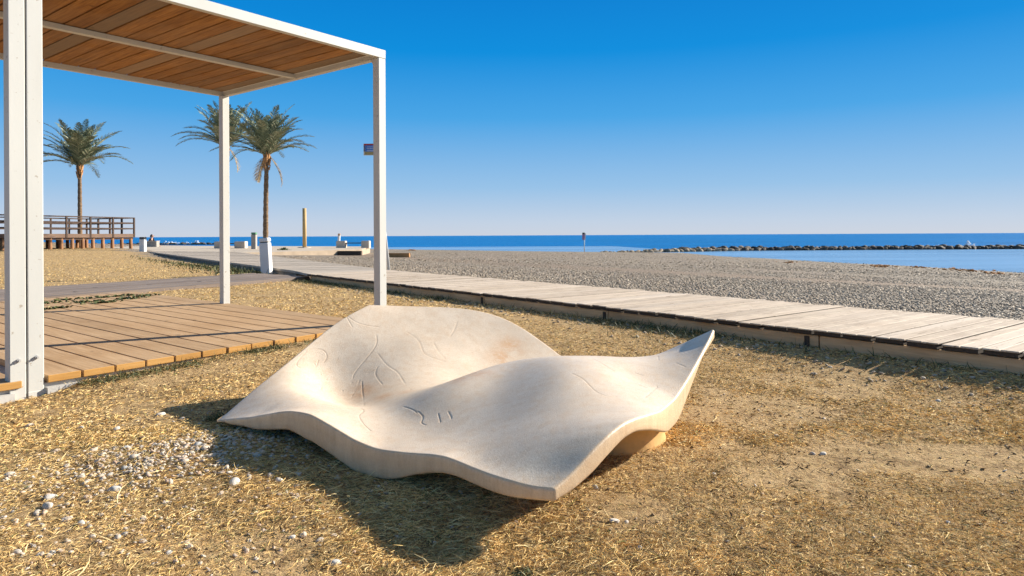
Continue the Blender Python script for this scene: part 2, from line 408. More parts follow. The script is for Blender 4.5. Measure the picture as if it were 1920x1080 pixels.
def dz(a, b): return .053 + .0103*b + .0129*a
W_ = .09; LB = 3.0; A0p = -2.96; ZU = 2.69
def make_pergola(outer=True):
    r = empty('pergola', (-1.31, 6.70, 0), math.atan2(AX[1], AX[0]))
    def xfz(x, y, z): return (x, y, z + dz(x, y))
    for (a, b) in ((0, 0), (0, LB-W_), (A0p, 0), (A0p, LB-W_)):
        zb = dz(a, b) - (.10 if a < -1 and b < 1 else .05)
        p = MB().box(a, a+W_, b, b+W_, zb - .15, ZU - .001, bev=.004)
        if a < -1: # folded foot plate seam and skirt
            p.box(a-.001, a+W_+.05, b-.004, b+W_*.6, zb-.15, zb+.012, bev=.003)
        post = p.build('post', MAT_PAINT, r)
        bm = MB()
        for zz in ([.17] if b < 1 else [.2]):
            z0 = dz(a, b) + zz - .04
            bm.tube([(a+.048, b, z0), (a+.048, b-.012, z0)], [.013, .013], 6)
            bm.tube([(a+.048, b-.012, z0), (a+.048, b-.026, z0)], [.007, .006], 8)
        if b < 1: bm.build('bolt', MAT_STEEL, post)
    # roof frame
    def beam(name, x0, x1, y0, y1, z0, z1, mt=MAT_PAINT): return MB().box(x0, x1, y0, y1, z0, z1, bev=.003).build(name, mt, r)
    beam('roof_beam', A0p, W_, -.002, .052, ZU, ZU+.085)
    beam('roof_beam', A0p, W_-.01, LB-.05, LB, ZU, ZU+.06)
    beam('roof_beam', A0p+.04, W_-.052, 1.43, 1.49, ZU+.004, ZU+.05)
    beam('roof_beam', .03, W_+.001, .053, LB-.051, ZU-.002, ZU+.06)
    beam('roof_beam', A0p-.001, A0p+.05, .053, LB-.051, ZU-.002, ZU+.06)
    # gusset in the corner of the front right post
    MB().add([(.03, .09, ZU-.003), (.03, .15, ZU-.003), (.03, .09, ZU-.1), (.036, .09, ZU-.003), (.036, .15, ZU-.003), (.036, .09, ZU-.1)],
             [(0, 1, 2), (5, 4, 3), (0, 3, 4, 1), (1, 4, 5, 2), (2, 5, 3, 0)]).build('gusset', MAT_PAINT, r)
    # roof boards
    rb = MB(); rr = random.Random(5); x = A0p + .052; n = 18; pw = (W_ - .06 - A0p - .052 - .0) / n
    for i in range(n):
        rb.box(x + .007, x + pw - .007, .054, LB - .052, ZU + .052 + rr.uniform(0, .004), ZU + .078, bev=.002); x += pw
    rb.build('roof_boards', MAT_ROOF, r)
    MB().box(A0p + .052, W_ - .06, .054, LB - .052, ZU + .083, ZU + .087).build('added_gap_backing', MAT_DARKSHEET, r)  # unseen sheet added above the boards so the gaps stay dark
    # deck
    dk = MB(); x = A0p + .10; n = 14; pw = .2093
    for i in range(n):
        y0 = -.01 + rr.uniform(-.006, .006)
        q = MB().box(x + .007, x + pw - .008, y0, 5.5 + rr.uniform(-.01, .01), -.046, rr.uniform(-.001, .002), xf=xfz, bev=.003)
        # front end faces get the raw orange wood
        mi = []
        for f in q.f:
            c = sum(q.v[k][1] for k in f)/len(f)
            mi.append(1 if c < y0 + .004 else 0)
        q.mi = mi; o = len(dk.v); dk.v += q.v; dk.f += [tuple(k+o for k in f) for f in q.f]; dk.mi += q.mi; x += pw
    dk.build('deck', [MAT_DECK, MAT_DECKEND], r)
    MB().box(A0p, .06, .02, 5.4, -.20, -.05, xf=xfz).box(A0p+.1, .02, -.03, .02, -.2, -.075, xf=xfz).build('foundation', MAT_SLAB, r)
    return r
pg = make_pergola()
tag(pg, 'white steel pergola with orange boarded roof and slatted wooden deck, filling the left side', 'pergola', 'adjoining pergolas')
pg2 = copy_tree(pg); pg2.location = (-1.31 - AX[0]*3.06, 6.70 - AX[1]*3.06, -.045)
tag(pg2, 'pergola mostly outside the frame, one white post showing at the far left edge', 'pergola')

# ------------------------------------------------------------------ undulating stone sculpture
K = 1.08
def spl(n, ts):
    A = np.zeros((n, n)); B = np.zeros((n, n)); A[0, 0] = A[-1, -1] = 1
    for i in range(1, n-1):
        A[i, i-1] = 1; A[i, i] = 4; A[i, i+1] = 1; B[i, i-1] = 6; B[i, i] = -12; B[i, i+1] = 6
    Mx = np.linalg.solve(A, B); Wt = np.zeros((len(ts), n))
    for k, t in enumerate(ts):
        s = t*(n-1); i = min(int(s), n-2); b = s-i; a = 1-b
        Wt[k, i] += a; Wt[k, i+1] += b; Wt[k] += ((a**3-a)*Mx[i] + (b**3-b)*Mx[i+1])/6
    return Wt
CP = np.array([
[(-1.366,3.15,.080),(-.945,2.88,.19),(-.53,2.62,.11),(-.248,2.44,.127),(-.044,2.24,.140),(.127,2.15,.122)],
[(-1.27,3.50,.18),(-.86,3.20,.131),(-.46,2.95,.137),(-.15,2.78,.165),(.13,2.57,.212),(.435,2.46,.228)],
[(-1.165,3.80,.290),(-.85,3.50,.072),(-.37,3.22,.203),(-.024,3.40,.275),(.31,3.10,.298),(.617,2.80,.18)],
[(-1.03,4.02,.412),(-.76,3.88,.227),(-.39,3.75,.12),(0,3.80,.15),(.45,3.50,.295),(.78,3.10,.241)],
[(-.884,4.19,.494),(-.548,4.35,.464),(-.035,4.40,.369),(.40,4.13,.115),(.70,3.85,.185),(1.063,3.60,.41)]])
DZN = [-0.01, -0.027, -0.039, -0.031, -0.011, 0.004, -0.004, -0.012, -0.008, 0.002, 0.005, 0.005, 0.001, -0.008, -0.015, -0.017, -0.016, -0.014, -0.013, -0.009, -0.001]
THN = [0.008, 0.033, 0.059, 0.072, 0.081, 0.116, 0.126, 0.128, 0.118, 0.107, 0.084, 0.071, 0.063, 0.057, 0.057, 0.058, 0.059, 0.059, 0.054, 0.049, 0.044]
DZR = [-0.001, 0.004, 0.02, 0.032, 0.034, 0.027, 0.021, 0.02, 0.022, 0.023, 0.028, 0.029, 0.023, 0.013, 0.007, -0.001, -0.006, -0.008, -0.008, -0.008, 0.004]
THR = [0.044, 0.062, 0.075, 0.069, 0.056, 0.052, 0.059, 0.067, 0.077, 0.087, 0.103, 0.118, 0.118, 0.118, 0.116, 0.092, 0.068, 0.044, 0.023, 0.031, 0.051]
LINES= [[(0.142, 0.81), (0.167, 0.77), (0.167, 0.69), (0.167, 0.63), (0.175, 0.6), (0.167, 0.54), (0.192, 0.22)], [(0.092, 0.63), (0.092, 0.57), (0.108, 0.52), (0.192, 0.21)], [(0.192, 0.75), (0.242, 0.73), (0.275, 0.72), (0.308, 0.69), (0.342, 0.62)], [(0.008, 0.52), (0.033, 0.58), (0.058, 0.59), (0.067, 0.56)], [(0.083, 0.51), (0.117, 0.45), (0.158, 0.2)], [(0.2, 0.63), (0.225, 0.57), (0.25, 0.46)], [(0.192, 0.63), (0.2, 0.54)], [(0.217, 0.71), (0.225, 0.68), (0.258, 0.65)], [(0.217, 0.7), (0.2, 0.67)], [(0.0, 0.81), (0.05, 0.78)], [(0.0, 0.82), (0.058, 0.82), (0.125, 0.85)], [(0.308, 0.95), (0.317, 0.93), (0.325, 0.9)], [(0.217, 0.87), (0.267, 0.85), (0.3, 0.82), (0.333, 0.81), (0.375, 0.81)], [(0.308, 0.86), (0.333, 0.84), (0.367, 0.82)], [(0.267, 0.3), (0.292, 0.23), (0.3, 0.17), (0.325, 0.12), (0.358, 0.09)], [(0.367, 0.32), (0.4, 0.29), (0.417, 0.27)], [(0.417, 0.28), (0.442, 0.25), (0.45, 0.22), (0.467, 0.21)], [(0.475, 0.27), (0.5, 0.23)], [(0.5, 0.28), (0.517, 0.26), (0.525, 0.25)], [(0.05, 0.51), (0.058, 0.51), (0.05, 0.54)], [(0.033, 0.42), (0.017, 0.42), (0.008, 0.5)], [(0.792, 0.45), (0.825, 0.44), (0.858, 0.41), (0.892, 0.4), (0.908, 0.42)], [(0.808, 0.63), (0.842, 0.6), (0.867, 0.59)], [(0.9, 0.68), (0.917, 0.69)], [(0.925, 0.6), (0.942, 0.61)], [(0.958, 0.66), (0.958, 0.56), (0.958, 0.51)], [(0.9, 0.89), (0.917, 0.84)], [(0.958, 0.84), (0.983, 0.83)]]
STAIN= [(0.458, 0.94, 0.05), (0.467, 0.9, 0.05), (0.517, 0.46, 0.04), (0.458, 0.47, 0.03), (0.217, 0.58, 0.05), (0.283, 0.56, 0.04), (0.333, 0.6, 0.03)]
def make_sculpture():
    nu, nv = 600, 470
    u = np.linspace(0, 1, nu); v = np.linspace(0, 1, nv)
    S = np.einsum('ai,bj,ijc->abc', spl(5, v), spl(6, u), CP)
    def sm(tab, t):
        x = np.interp(t, np.linspace(0, 1, len(tab)), tab); k = np.ones(15)/15
        return np.convolve(np.pad(x, 7, mode='edge'), k, 'valid')
    dzn, thn, dzr, thr = sm(DZN, u), sm(THN, u), sm(DZR, v), sm(THR, v)
    S[..., 2] += np.exp(-(v[:, None]/.13)**2)*dzn[None]
    S[..., 2] += np.exp(-((1-u)[None]/.15)**2)*(dzr*ss(0, .06, v))[:, None]
    S[..., 2] += .032*np.exp(-((u[None]-.34)**2/.022 + (v[:, None]-.80)**2/.012))
    S[..., 2] += .017*np.exp(-((u[None]-.76)**2/.009 + (v[:, None]-.46)**2/.018)) - .022*np.exp(-((u[None]-.915)**2/.004 + (v[:, None]-.64)**2/.02))
    S[..., 0] *= K; S[..., 1] *= K; S[..., 2] = EYE - (EYE - S[..., 2])*K
    U, Vv = np.meshgrid(u, v)
    # engraved lines
    gr = np.zeros((nv, nu)); P = S.reshape(-1, 3)
    def at(uu, vv):
        i = uu*(nu-1); j = vv*(nv-1); return S[min(int(round(j)), nv-1), min(int(round(i)), nu-1)]
    for L in LINES:
        # smooth the polyline
        Q = np.array([at(*p) for p in L])
        if len(Q) > 2:
            W0 = spl(len(Q), np.linspace(0, 1, 8*len(Q))); Q = W0 @ Q
        for a, b in zip(Q[:-1], Q[1:]):
            d = b - a; L2 = max((d**2).sum(), 1e-9)
            t = np.clip(((S - a) @ d)/L2, 0, 1); dist = np.sqrt((((a + t[..., None]*d) - S)**2).sum(-1))
            gr = np.maximum(gr, np.exp(-(dist/.0030)**2))
    stn = np.zeros((nv, nu))
    for a, b, r in STAIN:
        c = at(a, b); dist = np.sqrt(((S - c)**2).sum(-1)); stn = np.maximum(stn, np.exp(-(dist/(r*1.7))**2))
    # thickness
    th = np.full((nv, nu), .085); wn = np.exp(-(v[:, None]/.12)**2); wr = np.exp(-((1-u)[None]/.12)**2)
    th = th*(1-wn) + thn[None]*K*wn; th = th*(1-wr) + thr[:, None]*K*wr
    th = np.minimum(th, .025 + .35*np.minimum(U + Vv*.9, 1)*.5 + .05*ss(.04, .2, U))
    # rounded lip: pull the outer 10 mm down and in
    T = S.copy(); T[..., 2] -= gr*.0018
    Bt = S.copy(); Bt[..., 2] -= th
    idx = np.arange(nv*nu).reshape(nv, nu)
    loop = np.concatenate([idx[0, :-1], idx[:-1, -1], idx[-1, :0:-1], idx[:0:-1, 0]])
    Tb = T.reshape(-1, 3); Bb = Bt.reshape(-1, 3)
    ctr = S[nv//2, nu//2]
    lp = Tb[loop]; nx = np.roll(lp, -1, 0) - np.roll(lp, 1, 0); out = np.stack([nx[:, 1], -nx[:, 0], np.zeros(len(nx))], 1); out /= np.linalg.norm(out, axis=1)[:, None] + 1e-9
    thl = th.reshape(-1)[loop]
    rings = []
    r_ = .011
    for ang in (30, 60, 90):
        c = math.cos(R(ang)); s_ = math.sin(R(ang))
        rings.append(lp + out*(r_*s_) - np.array([0, 0, 1])*(r_*(1-c)))
    for f_ in (.33, .66): rings.append(lp + out*r_*(1 - .3*math.sin(math.pi*f_)*0) - np.array([0, 0, 1])*(r_ + (thl - 2*r_)*f_)[:, None])
    for ang in (90, 45):
        c = math.cos(R(ang)); s_ = math.sin(R(ang))
        rings.append(lp + out*(r_*s_) - np.array([0, 0, 1])*(thl - r_*(1-c))[:, None])
    n0 = len(Tb); V = np.concatenate([Tb] + rings + [Bb]); nl = len(loop)
    i = (np.arange(nv-1)[:, None]*nu + np.arange(nu-1)[None]).ravel()
    top = np.stack([i, i+1, i+nu+1, i+nu], 1)
    ob = n0 + len(rings)*nl; bot = np.stack([i, i+nu, i+nu+1, i+1], 1) + ob
    seq = [loop] + [n0 + k*nl + np.arange(nl) for k in range(len(rings))] + [ob + loop]
    side = []
    for a, b in zip(seq[:-1], seq[1:]): side.append(np.stack([np.roll(a, -1), a, b, np.roll(b, -1)], 1))
    side = np.concatenate(side)
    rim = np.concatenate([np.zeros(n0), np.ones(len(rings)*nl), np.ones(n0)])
    ag = np.concatenate([gr.ravel(), np.zeros(len(rings)*nl + n0)]); as_ = np.concatenate([stn.ravel(), np.zeros(len(rings)*nl + n0)])
    m = M('beige_cast_stone', .4, .6); co = m.co()
    f1 = m.noise(co, 5, 5, .6); f2 = m.noise(co, 170, 3, .75); f3 = m.noise(co, 21, 6, .7)
    col = m.ramp(f1, [(.3, (.64, .515, .385)), (.6, (.75, .61, .46)), (.8, (.80, .68, .53))])
    col = m.mix(m.ramp(f2, [(.38, .40), (.48, 0.)]), col, (.44, .31, .20))
    col = m.mix(m.ramp(f2, [(.58, 0.), (.68, .5)]), col, (.86, .80, .72))
    col = m.mix(m.ramp(f3, [(.46, 0.), (.70, .42)]), col, (.58, .38, .21))
    spots = m.vor(co, 30); col = m.mix(m.ramp(spots, [(.0, .85), (.022, .5), (.035, 0.)]), col, (.16, .11, .08))
    rimv = m.attr('rim'); col = m.mix(m.math('MULTIPLY', rimv, .55), col, m.mix(m.ramp(m.noise(m.co((1, 1, .25)), 30, 5, .7), [(.38, 0.), (.68, .85)]), (.74, .50, .26), (.52, .30, .12)))  # rim and underside: warm ground bounce painted into the colour, plus drip streaks
    stf = m.math('MULTIPLY', m.attr('stain'), m.ramp(m.noise(co, 14, 6, .75, .5), [(.34, .0), (.56, 1.)]))
    col = m.mix(m.math('MULTIPLY', stf, .6), col, (.55, .25, .07))
    col = m.mix(m.math('MULTIPLY', m.math('MULTIPLY', m.attr('groove'), m.ramp(m.noise(co, 9, 3), [(.35, .1), (.6, 1.)])), .4), col, (.42, .27, .15))
    pores = m.ramp(m.vor(co, 330), [(.0, 0.), (.35, 1.)])
    nb = m.bump(f2, .0016, .7); nb = m.bump(pores, .0007, .6, nb); nb = m.bump(f3, .0022, .35, nb)
    mt = m.done(col, nb, m.ramp(f3, [(.3, .33), (.7, .52)]))
    C0 = V.mean(0); C0[2] = -.07
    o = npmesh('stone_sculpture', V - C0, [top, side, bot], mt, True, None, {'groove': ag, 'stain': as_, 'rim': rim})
    o.location = C0
    tag(o, 'wavy beige stone sculpture like a blown cloth with engraved lines, lying on dry grass', 'sculpture')
    # foot under the sheet
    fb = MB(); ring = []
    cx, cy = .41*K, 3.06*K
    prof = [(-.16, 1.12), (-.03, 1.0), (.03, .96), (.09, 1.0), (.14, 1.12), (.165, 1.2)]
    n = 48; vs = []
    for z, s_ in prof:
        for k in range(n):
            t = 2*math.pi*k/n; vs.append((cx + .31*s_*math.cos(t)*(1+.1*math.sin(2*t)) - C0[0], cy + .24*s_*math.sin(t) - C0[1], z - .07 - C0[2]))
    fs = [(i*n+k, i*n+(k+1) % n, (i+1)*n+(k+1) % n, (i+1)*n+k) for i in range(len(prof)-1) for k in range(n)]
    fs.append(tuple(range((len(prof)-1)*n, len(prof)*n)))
    fo = fb.add(vs, fs).build('foot', simple('bounce_tinted_stone_foot', (.66, .40, .15), .8, .2, 9), o, True)  # orange base colour stands in for light bounced off the ground
    return o
sculpture = make_sculpture()
# ------------------------------------------------------------------ dry grass, pebbles (uncountable ground cover)
def ico(sub=1):
    t = (1+5**.5)/2
    v = [(-1,t,0),(1,t,0),(-1,-t,0),(1,-t,0),(0,-1,t),(0,1,t),(0,-1,-t),(0,1,-t),(t,0,-1),(t,0,1),(-t,0,-1),(-t,0,1)]
    f = [(0,11,5),(0,5,1),(0,1,7),(0,7,10),(0,10,11),(1,5,9),(5,11,4),(11,10,2),(10,7,6),(7,1,8),(3,9,4),(3,4,2),(3,2,6),(3,6,8),(3,8,9),(4,9,5),(2,4,11),(6,2,10),(8,6,7),(9,8,1)]
    v = [tuple(c/math.sqrt(1+t*t) for c in p) for p in v]
    for _ in range(sub-1):
        mid = {}; nf = []
        def mp(a, b):
            k = (min(a, b), max(a, b))
            if k not in mid:
                p = [(v[a][i]+v[b][i])/2 for i in range(3)]; l = math.sqrt(sum(c*c for c in p)); v.append(tuple(c/l for c in p)); mid[k] = len(v)-1
            return mid[k]
        for a, b, c in f:
            x, y, z = mp(a, b), mp(b, c), mp(c, a); nf += [(a, x, z), (b, y, x), (c, z, y), (x, y, z)]
        f = nf
    return np.array(v), np.array(f)

def scatter_stones(name, x, y, size, mat, sub=1, sink=.35, flat=(.45, .8), rough=.12, zoff=0):
    bv, bf = ico(sub); n = len(x); k = len(bv)
    yaw = RNG.uniform(0, 2*np.pi, n); sx = size*RNG.uniform(.8, 1.35, n); sy = size*RNG.uniform(.6, 1., n); sz = size*RNG.uniform(*flat, n)*.8
    tx = RNG.normal(0, .25, n); ty = RNG.normal(0, .25, n)
    P = bv[None]*np.stack([sx, sy, sz], 1)[:, None]*(1 + RNG.normal(0, rough, (n, k, 1)))
    P[..., 2] += P[..., 0]*tx[:, None] + P[..., 1]*ty[:, None]
    c, s_ = np.cos(yaw)[:, None], np.sin(yaw)[:, None]
    X = P[..., 0]*c - P[..., 1]*s_; Y = P[..., 0]*s_ + P[..., 1]*c
    Z = P[..., 2] + (gz(x, y) + sz*(1 - 2*sink)*.9 + zoff)[:, None]
    V = np.stack([X + x[:, None], Y + y[:, None], Z], -1).reshape(-1, 3)
    Fc = (bf[None] + (np.arange(n)*k)[:, None, None]).reshape(-1, 3)
    return npmesh(name, V, [Fc], mat)

def mat_stone(name, cols, rough=.75):
    m = M(name, rough, .3); isl = m.island()
    n = len(cols); col = m.ramp(isl, [(i/max(n-1, 1), c) for i, c in enumerate(cols)])
    nz = m.noise(m.co(), 70, 4, .6); col = m.hsv(col, v=m.math('MULTIPLY_ADD', nz, .5, .75))
    return m.done(col, m.bump(nz, .002, .4))
MAT_PEB = mat_stone('mixed_shore_pebbles', [(.20, .155, .105), (.36, .28, .20), (.46, .37, .27), (.29, .22, .15), (.54, .45, .34), (.40, .32, .235), (.26, .21, .16), (.48, .37, .25)])
MAT_WHITE = mat_stone('pale_limestone_pebbles', [(.58, .50, .41), (.44, .37, .29), (.66, .58, .49), (.52, .40, .29), (.34, .31, .27), (.62, .53, .42), (.52, .35, .24), (.46, .41, .36)])

def sculpture_mask(x, y):
    """true where the sculpture's foot stands"""
    return ((x - .39)/.28)**2 + ((y - 3.37)/.23)**2 < 1
# deck / path keep-out
def keep_out(x, y, margin=0.0):
    dx, dy = x + 1.31, y - 6.70
    a = dx*AX[0] + dy*AX[1]; b = -dx*AX[1] + dy*AX[0]
    inside = (a > -6.2 - margin) & (a < .08 + margin) & (b > -.0 - margin) & (b < 5.52 + margin)
    p = x*.888 - y*.46
    path = (-p > 10.52 - margin) & (-p < 12.78 + margin) & (x*.46 + y*.888 < 11.6)
    return inside | path

# bare patches
def bare(x, y):
    b = vnoise(x*1.3 + 5, y*1.3, 8)*.6 + vnoise(x*4, y*4, 9)*.4
    b = b + .35*np.exp(-((x-.42)**2/.08 + (y-2.45)**2/.06)) + .20*np.exp(-((x-1.15)**2/.5 + (y-2.75)**2/.12)) + .14*np.exp(-((x+1.7)**2/.3 + (y-2.3)**2/.1))
    return b
def blades(name, n, ymin, ymax, lmin, lmax, wd, mat, lift=(0, 17), power=1., dens=True, half=.82, xy=None, seed=0):
    if xy is None:
        y = ymin*(ymax/ymin)**(RNG.random(n)**power); x = (RNG.random(n)*2 - 1)*half*y
    else: x, y = xy
    s, q = sq(x, y)
    ok = (s < NEAR + .02) & ~keep_out(x, y) & ~sculpture_mask(x, y)
    if dens: ok &= RNG.random(len(x)) > ss(.50, .74, bare(x, y))*.85
    x, y = x[ok], y[ok]; n = len(x)
    az = RNG.uniform(0, 2*np.pi, n); el = np.radians(np.abs(RNG.normal(lift[0], lift[1], n)).clip(0, 85))
    L = RNG.uniform(lmin, lmax, n); Wd = wd*RNG.uniform(.6, 1.3, n); cur = RNG.normal(0, .55, n); sag = RNG.uniform(-.1, .9, n)
    tw = RNG.uniform(0, np.pi, n)
    z0 = gz(x, y) + RNG.random(n)**2*.012 - .002
    pts = []
    X, Y, Z = x.copy(), y.copy(), z0.copy()
    for k in range(4):
        pts.append(np.stack([X, Y, Z], 1))
        a = az + cur*k*.6; e = el - sag*k*.45
        X = X + np.cos(a)*np.cos(e)*L/3; Y = Y + np.sin(a)*np.cos(e)*L/3; Z = np.maximum(Z + np.sin(e)*L/3, z0 - .002 + .001*k)
    side = np.stack([-np.sin(az)*np.cos(tw), np.cos(az)*np.cos(tw), np.sin(tw)*.8 + .2], 1)*Wd[:, None]/2
    wds = [.8, 1., .8, .15]
    V = np.stack([p + sgn*side*w_ for p, w_ in zip(pts, wds) for sgn in (-1, 1)], 1).reshape(-1, 3)
    b = (np.arange(n)*8)[:, None]
    Q = np.concatenate([b + np.array([[k, k+1, k+3, k+2]]) for k in (0, 2, 4)])
    return npmesh(name, V, [Q], mat, smooth=False)
m = M('straw_blades', .9, .08); isl = m.island()
col = m.ramp(isl, [(0., (.09, .055, .03)), (.10, (.16, .095, .045)), (.16, (.46, .29, .12)), (.38, (.76, .50, .185)), (.6, (.86, .61, .25)), (.82, (.90, .72, .38)), (.95, (.55, .38, .18)), (.965, (.16, .17, .05)), (1., (.18, .22, .07))])
col = m.hsv(col, v=m.math('MULTIPLY_ADD', m.noise(m.co(), 7, 5, .7), 1.5, .27))
MAT_STRAW = m.done(col)
tr = m.n('ShaderNodeBsdfTranslucent'); m.put(tr.inputs[0], col); ms = m.n('ShaderNodeMixShader'); ms.inputs[0].default_value = .07
m.t.links.new(m.b.outputs[0], ms.inputs[1]); m.t.links.new(tr.outputs[0], ms.inputs[2]); m.t.links.new(ms.outputs[0], m.t.nodes['Material Output'].inputs[0])
m = M('green_blades', .6, .3)
MAT_GREEN = m.done(m.ramp(m.island(), [(0., (.03, .04, .014)), (.5, (.06, .08, .025)), (.8, (.11, .12, .04)), (1., (.35, .28, .12))]))
g = empty('dry_grass'); tag(g, 'flattened dry yellow grass covering the ground around the sculpture', 'dry grass', kind='stuff')
blades('near_straw', 230000, 1.35, 3.6, .009, .034, .0017, MAT_STRAW).parent = g
blades('middle_straw', 190000, 3.2, 8.0, .013, .042, .0031, MAT_STRAW, lift=(0, 17)).parent = g
blades('far_straw', 200000, 7.5, 40., .03, .06, .0055, MAT_STRAW, lift=(15, 30), power=.8).parent = g
blades('long_straw', 2600, 1.35, 6.5, .07, .13, .0022, MAT_STRAW, lift=(0, 22)).parent = g
n = 2600; lx = RNG.uniform(-.9, 1., n)*5.5; ly = 1.5*(8/1.5)**RNG.random(n); sel = np.abs(lx) < .85*ly
lx, ly = lx[sel], ly[sel]; kk = np.repeat(np.arange(len(lx)), 7); cx_, cy_ = lx[kk] + RNG.normal(0, .018, len(kk)), ly[kk] + RNG.normal(0, .018, len(kk))
m = M('dark_plant_litter', .9, .1); MAT_LITTER = m.done(m.ramp(m.island(), [(0., (.06, .035, .02)), (.6, (.13, .08, .045)), (1., (.24, .16, .09))]))
blades('litter', 0, 0, 0, .008, .03, .0045, MAT_LITTER, lift=(0, 25), xy=(cx_, cy_), dens=False).parent = g
# denser darker mat in the sculpture's shade
n = 15000; x = RNG.normal(-.35, .55, n); y = 2.45 - .45*x + RNG.normal(-.15, .28, n)
blades('shaded_straw', n, 0, 0, .03, .08, .0017, MAT_STRAW, lift=(0, 13), xy=(x, y)).parent = g
# green tufts: along the deck edge, walk edge, in deck gaps, at the leaf tip
gg = empty('green_weeds'); tag(gg, 'low green weeds along the deck edge, boardwalk foot and plank gaps', 'weeds', kind='stuff')
def pl_(a, b): return (-1.31 + a*AX[0] - b*AX[1], 6.70 + a*AX[1] + b*AX[0])
n = 2600; a = RNG.uniform(-2.7, -.2, n); a = a[RNG.random(n) < .25 + .75*(vnoise(a*3, a*0, 4) > .45)]; b = -.06 - np.abs(RNG.normal(0, .07, len(a)))
xy = pl_(a, b); blades('edge_weeds', 0, 0, 0, .02, .07, .004, MAT_GREEN, lift=(40, 25), xy=xy, dens=False).parent = gg
n = 14000; q = RNG.uniform(-6, 13.5, n); off = np.abs(RNG.normal(0, .22, n)); s0 = NEAR - .01 - off
ok = RNG.random(n) < .12 + (vnoise(q*1.2, q*0, 6) > .5)*.6; q = q[ok]; s0 = s0[ok]
blades('walk_weeds', 0, 0, 0, .03, .09, .006, MAT_GREEN, lift=(45, 25), xy=(s0*WN[0] + q*WD[0], s0*WN[1] + q*WD[1]), dens=False).parent = gg
n = 8000; t = RNG.random(n); x = -4.95 + (-15.65)*t; y = 15.35 + 22.55*t; off = np.abs(RNG.normal(.1, .5, n))
blades('shrubby_weeds', 0, 0, 0, .06, .2, .022, MAT_GREEN, lift=(50, 22), xy=(x - .82*off, y - .571*off), dens=False).parent = gg
n = 500; blades('tip_weeds', 0, 0, 0, .03, .07, .003, MAT_GREEN, lift=(50, 20), xy=(RNG.normal(-1.52, .05, n), RNG.normal(3.62, .04, n)), dens=False).parent = gg
n = 300; blades('spot_weeds', 0, 0, 0, .01, .025, .004, MAT_GREEN, lift=(40, 20), xy=(RNG.normal(.03, .02, n), RNG.normal(2.08, .02, n)), dens=False).parent = gg
n = 1500; x = RNG.normal(-5.5, .8, n); y = RNG.normal(19.6, .3, n)
# weeds growing through the deck gaps
wv = []; 
def deck_weeds():
    rr = random.Random(2); V = []; Q = []
    spots = []
    for (px, py, num, sp_) in [(92, 577, 90, .09), (162, 566, 60, .07), (197, 567, 70, .07), (120, 563, 50, .08), (222, 557, 60, .08), (250, 560, 80, .10), (275, 556, 60, .07), (190, 559, 40, .08), (88, 568, 40, .1)]:
        X, Y, _ = onz(px, py, .09); dx, dy = X + 1.31, Y - 6.7; spots.append((dx*AX[0] + dy*AX[1], -dx*AX[1] + dy*AX[0], num, sp_))
    for (ca, cb, num, sp_) in spots:
        for i in range(num):
            a = ca + rr.gauss(0, sp_)*1.3; b = cb + rr.gauss(0, sp_*.5); x, y = pl_(a, b); z = dz(a, b) - .005; h = rr.uniform(.012, .035); t = rr.uniform(0, 6.28); w_ = .012
            dx, dy = math.cos(t), math.sin(t); o = len(V)
            V += [(x - dy*w_, y + dx*w_, z), (x + dy*w_, y - dx*w_, z), (x + dx*h + dy*w_, y + dy*h - dx*w_, z + h), (x + dx*h*2, y + dy*h*2, z + h*.8)]
            Q.append((o, o+1, o+2, o+3))
    return npmesh('gap_weeds', np.array(V), [np.array(Q)], MAT_GREEN, False)
deck_weeds().parent = gg

# shingle of the beach near the boardwalk (real stones), one uncountable mass
def beach_pts(n, y0, y1, p=1.):
    yy = y0*(y1/y0)**(RNG.random(n)**p); xx = (RNG.random(n)*1.75 - .85)*yy
    s, q = sq(xx, yy); t = s - FAR
    D = np.interp(q, [-30, 15.2, 53.3, 69.3, 105, 129, 219], [36, 49.3, 67.5, 66.5, 62, 56.5, 33])
    ok = (t > .0) & (t < D*1.0) & ~((xx > -34) & (xx < -8) & (yy > 33.5) & (xx < -8.2 - .2*(yy-33)*0)) & ~((q > 13.5) & (s < 8.1 + .02*(q-13)))
    ok &= RNG.random(n) > .45*ss(.5, .7, vnoise(q*.15, t*.5, 12)) + .75*np.exp(-((t - 10.5 - 1.2*(vnoise(q*.2, q*0, 4) - .5))/1.1)**2) + .5*np.exp(-((t - 19)/1.6)**2)
    return xx[ok], yy[ok]
gv = empty('shingle'); tag(gv, 'grey and beige shingle spread over the beach beyond the boardwalk', 'shingle', kind='stuff')
x, y = beach_pts(90000, 5., 15.); scatter_stones('near_shingle', x, y, RNG.uniform(.009, .024, len(x)), MAT_PEB).parent = gv
x, y = beach_pts(70000, 12., 38., 1.); scatter_stones('far_shingle', x, y, RNG.uniform(.014, .034, len(x)), MAT_PEB, flat=(.25, .45)).parent = gv
x, y = beach_pts(26000, 30., 95.); scatter_stones('shore_shingle', x, y, RNG.uniform(.03, .07, len(x)), MAT_PEB, flat=(.15, .3)).parent = gv

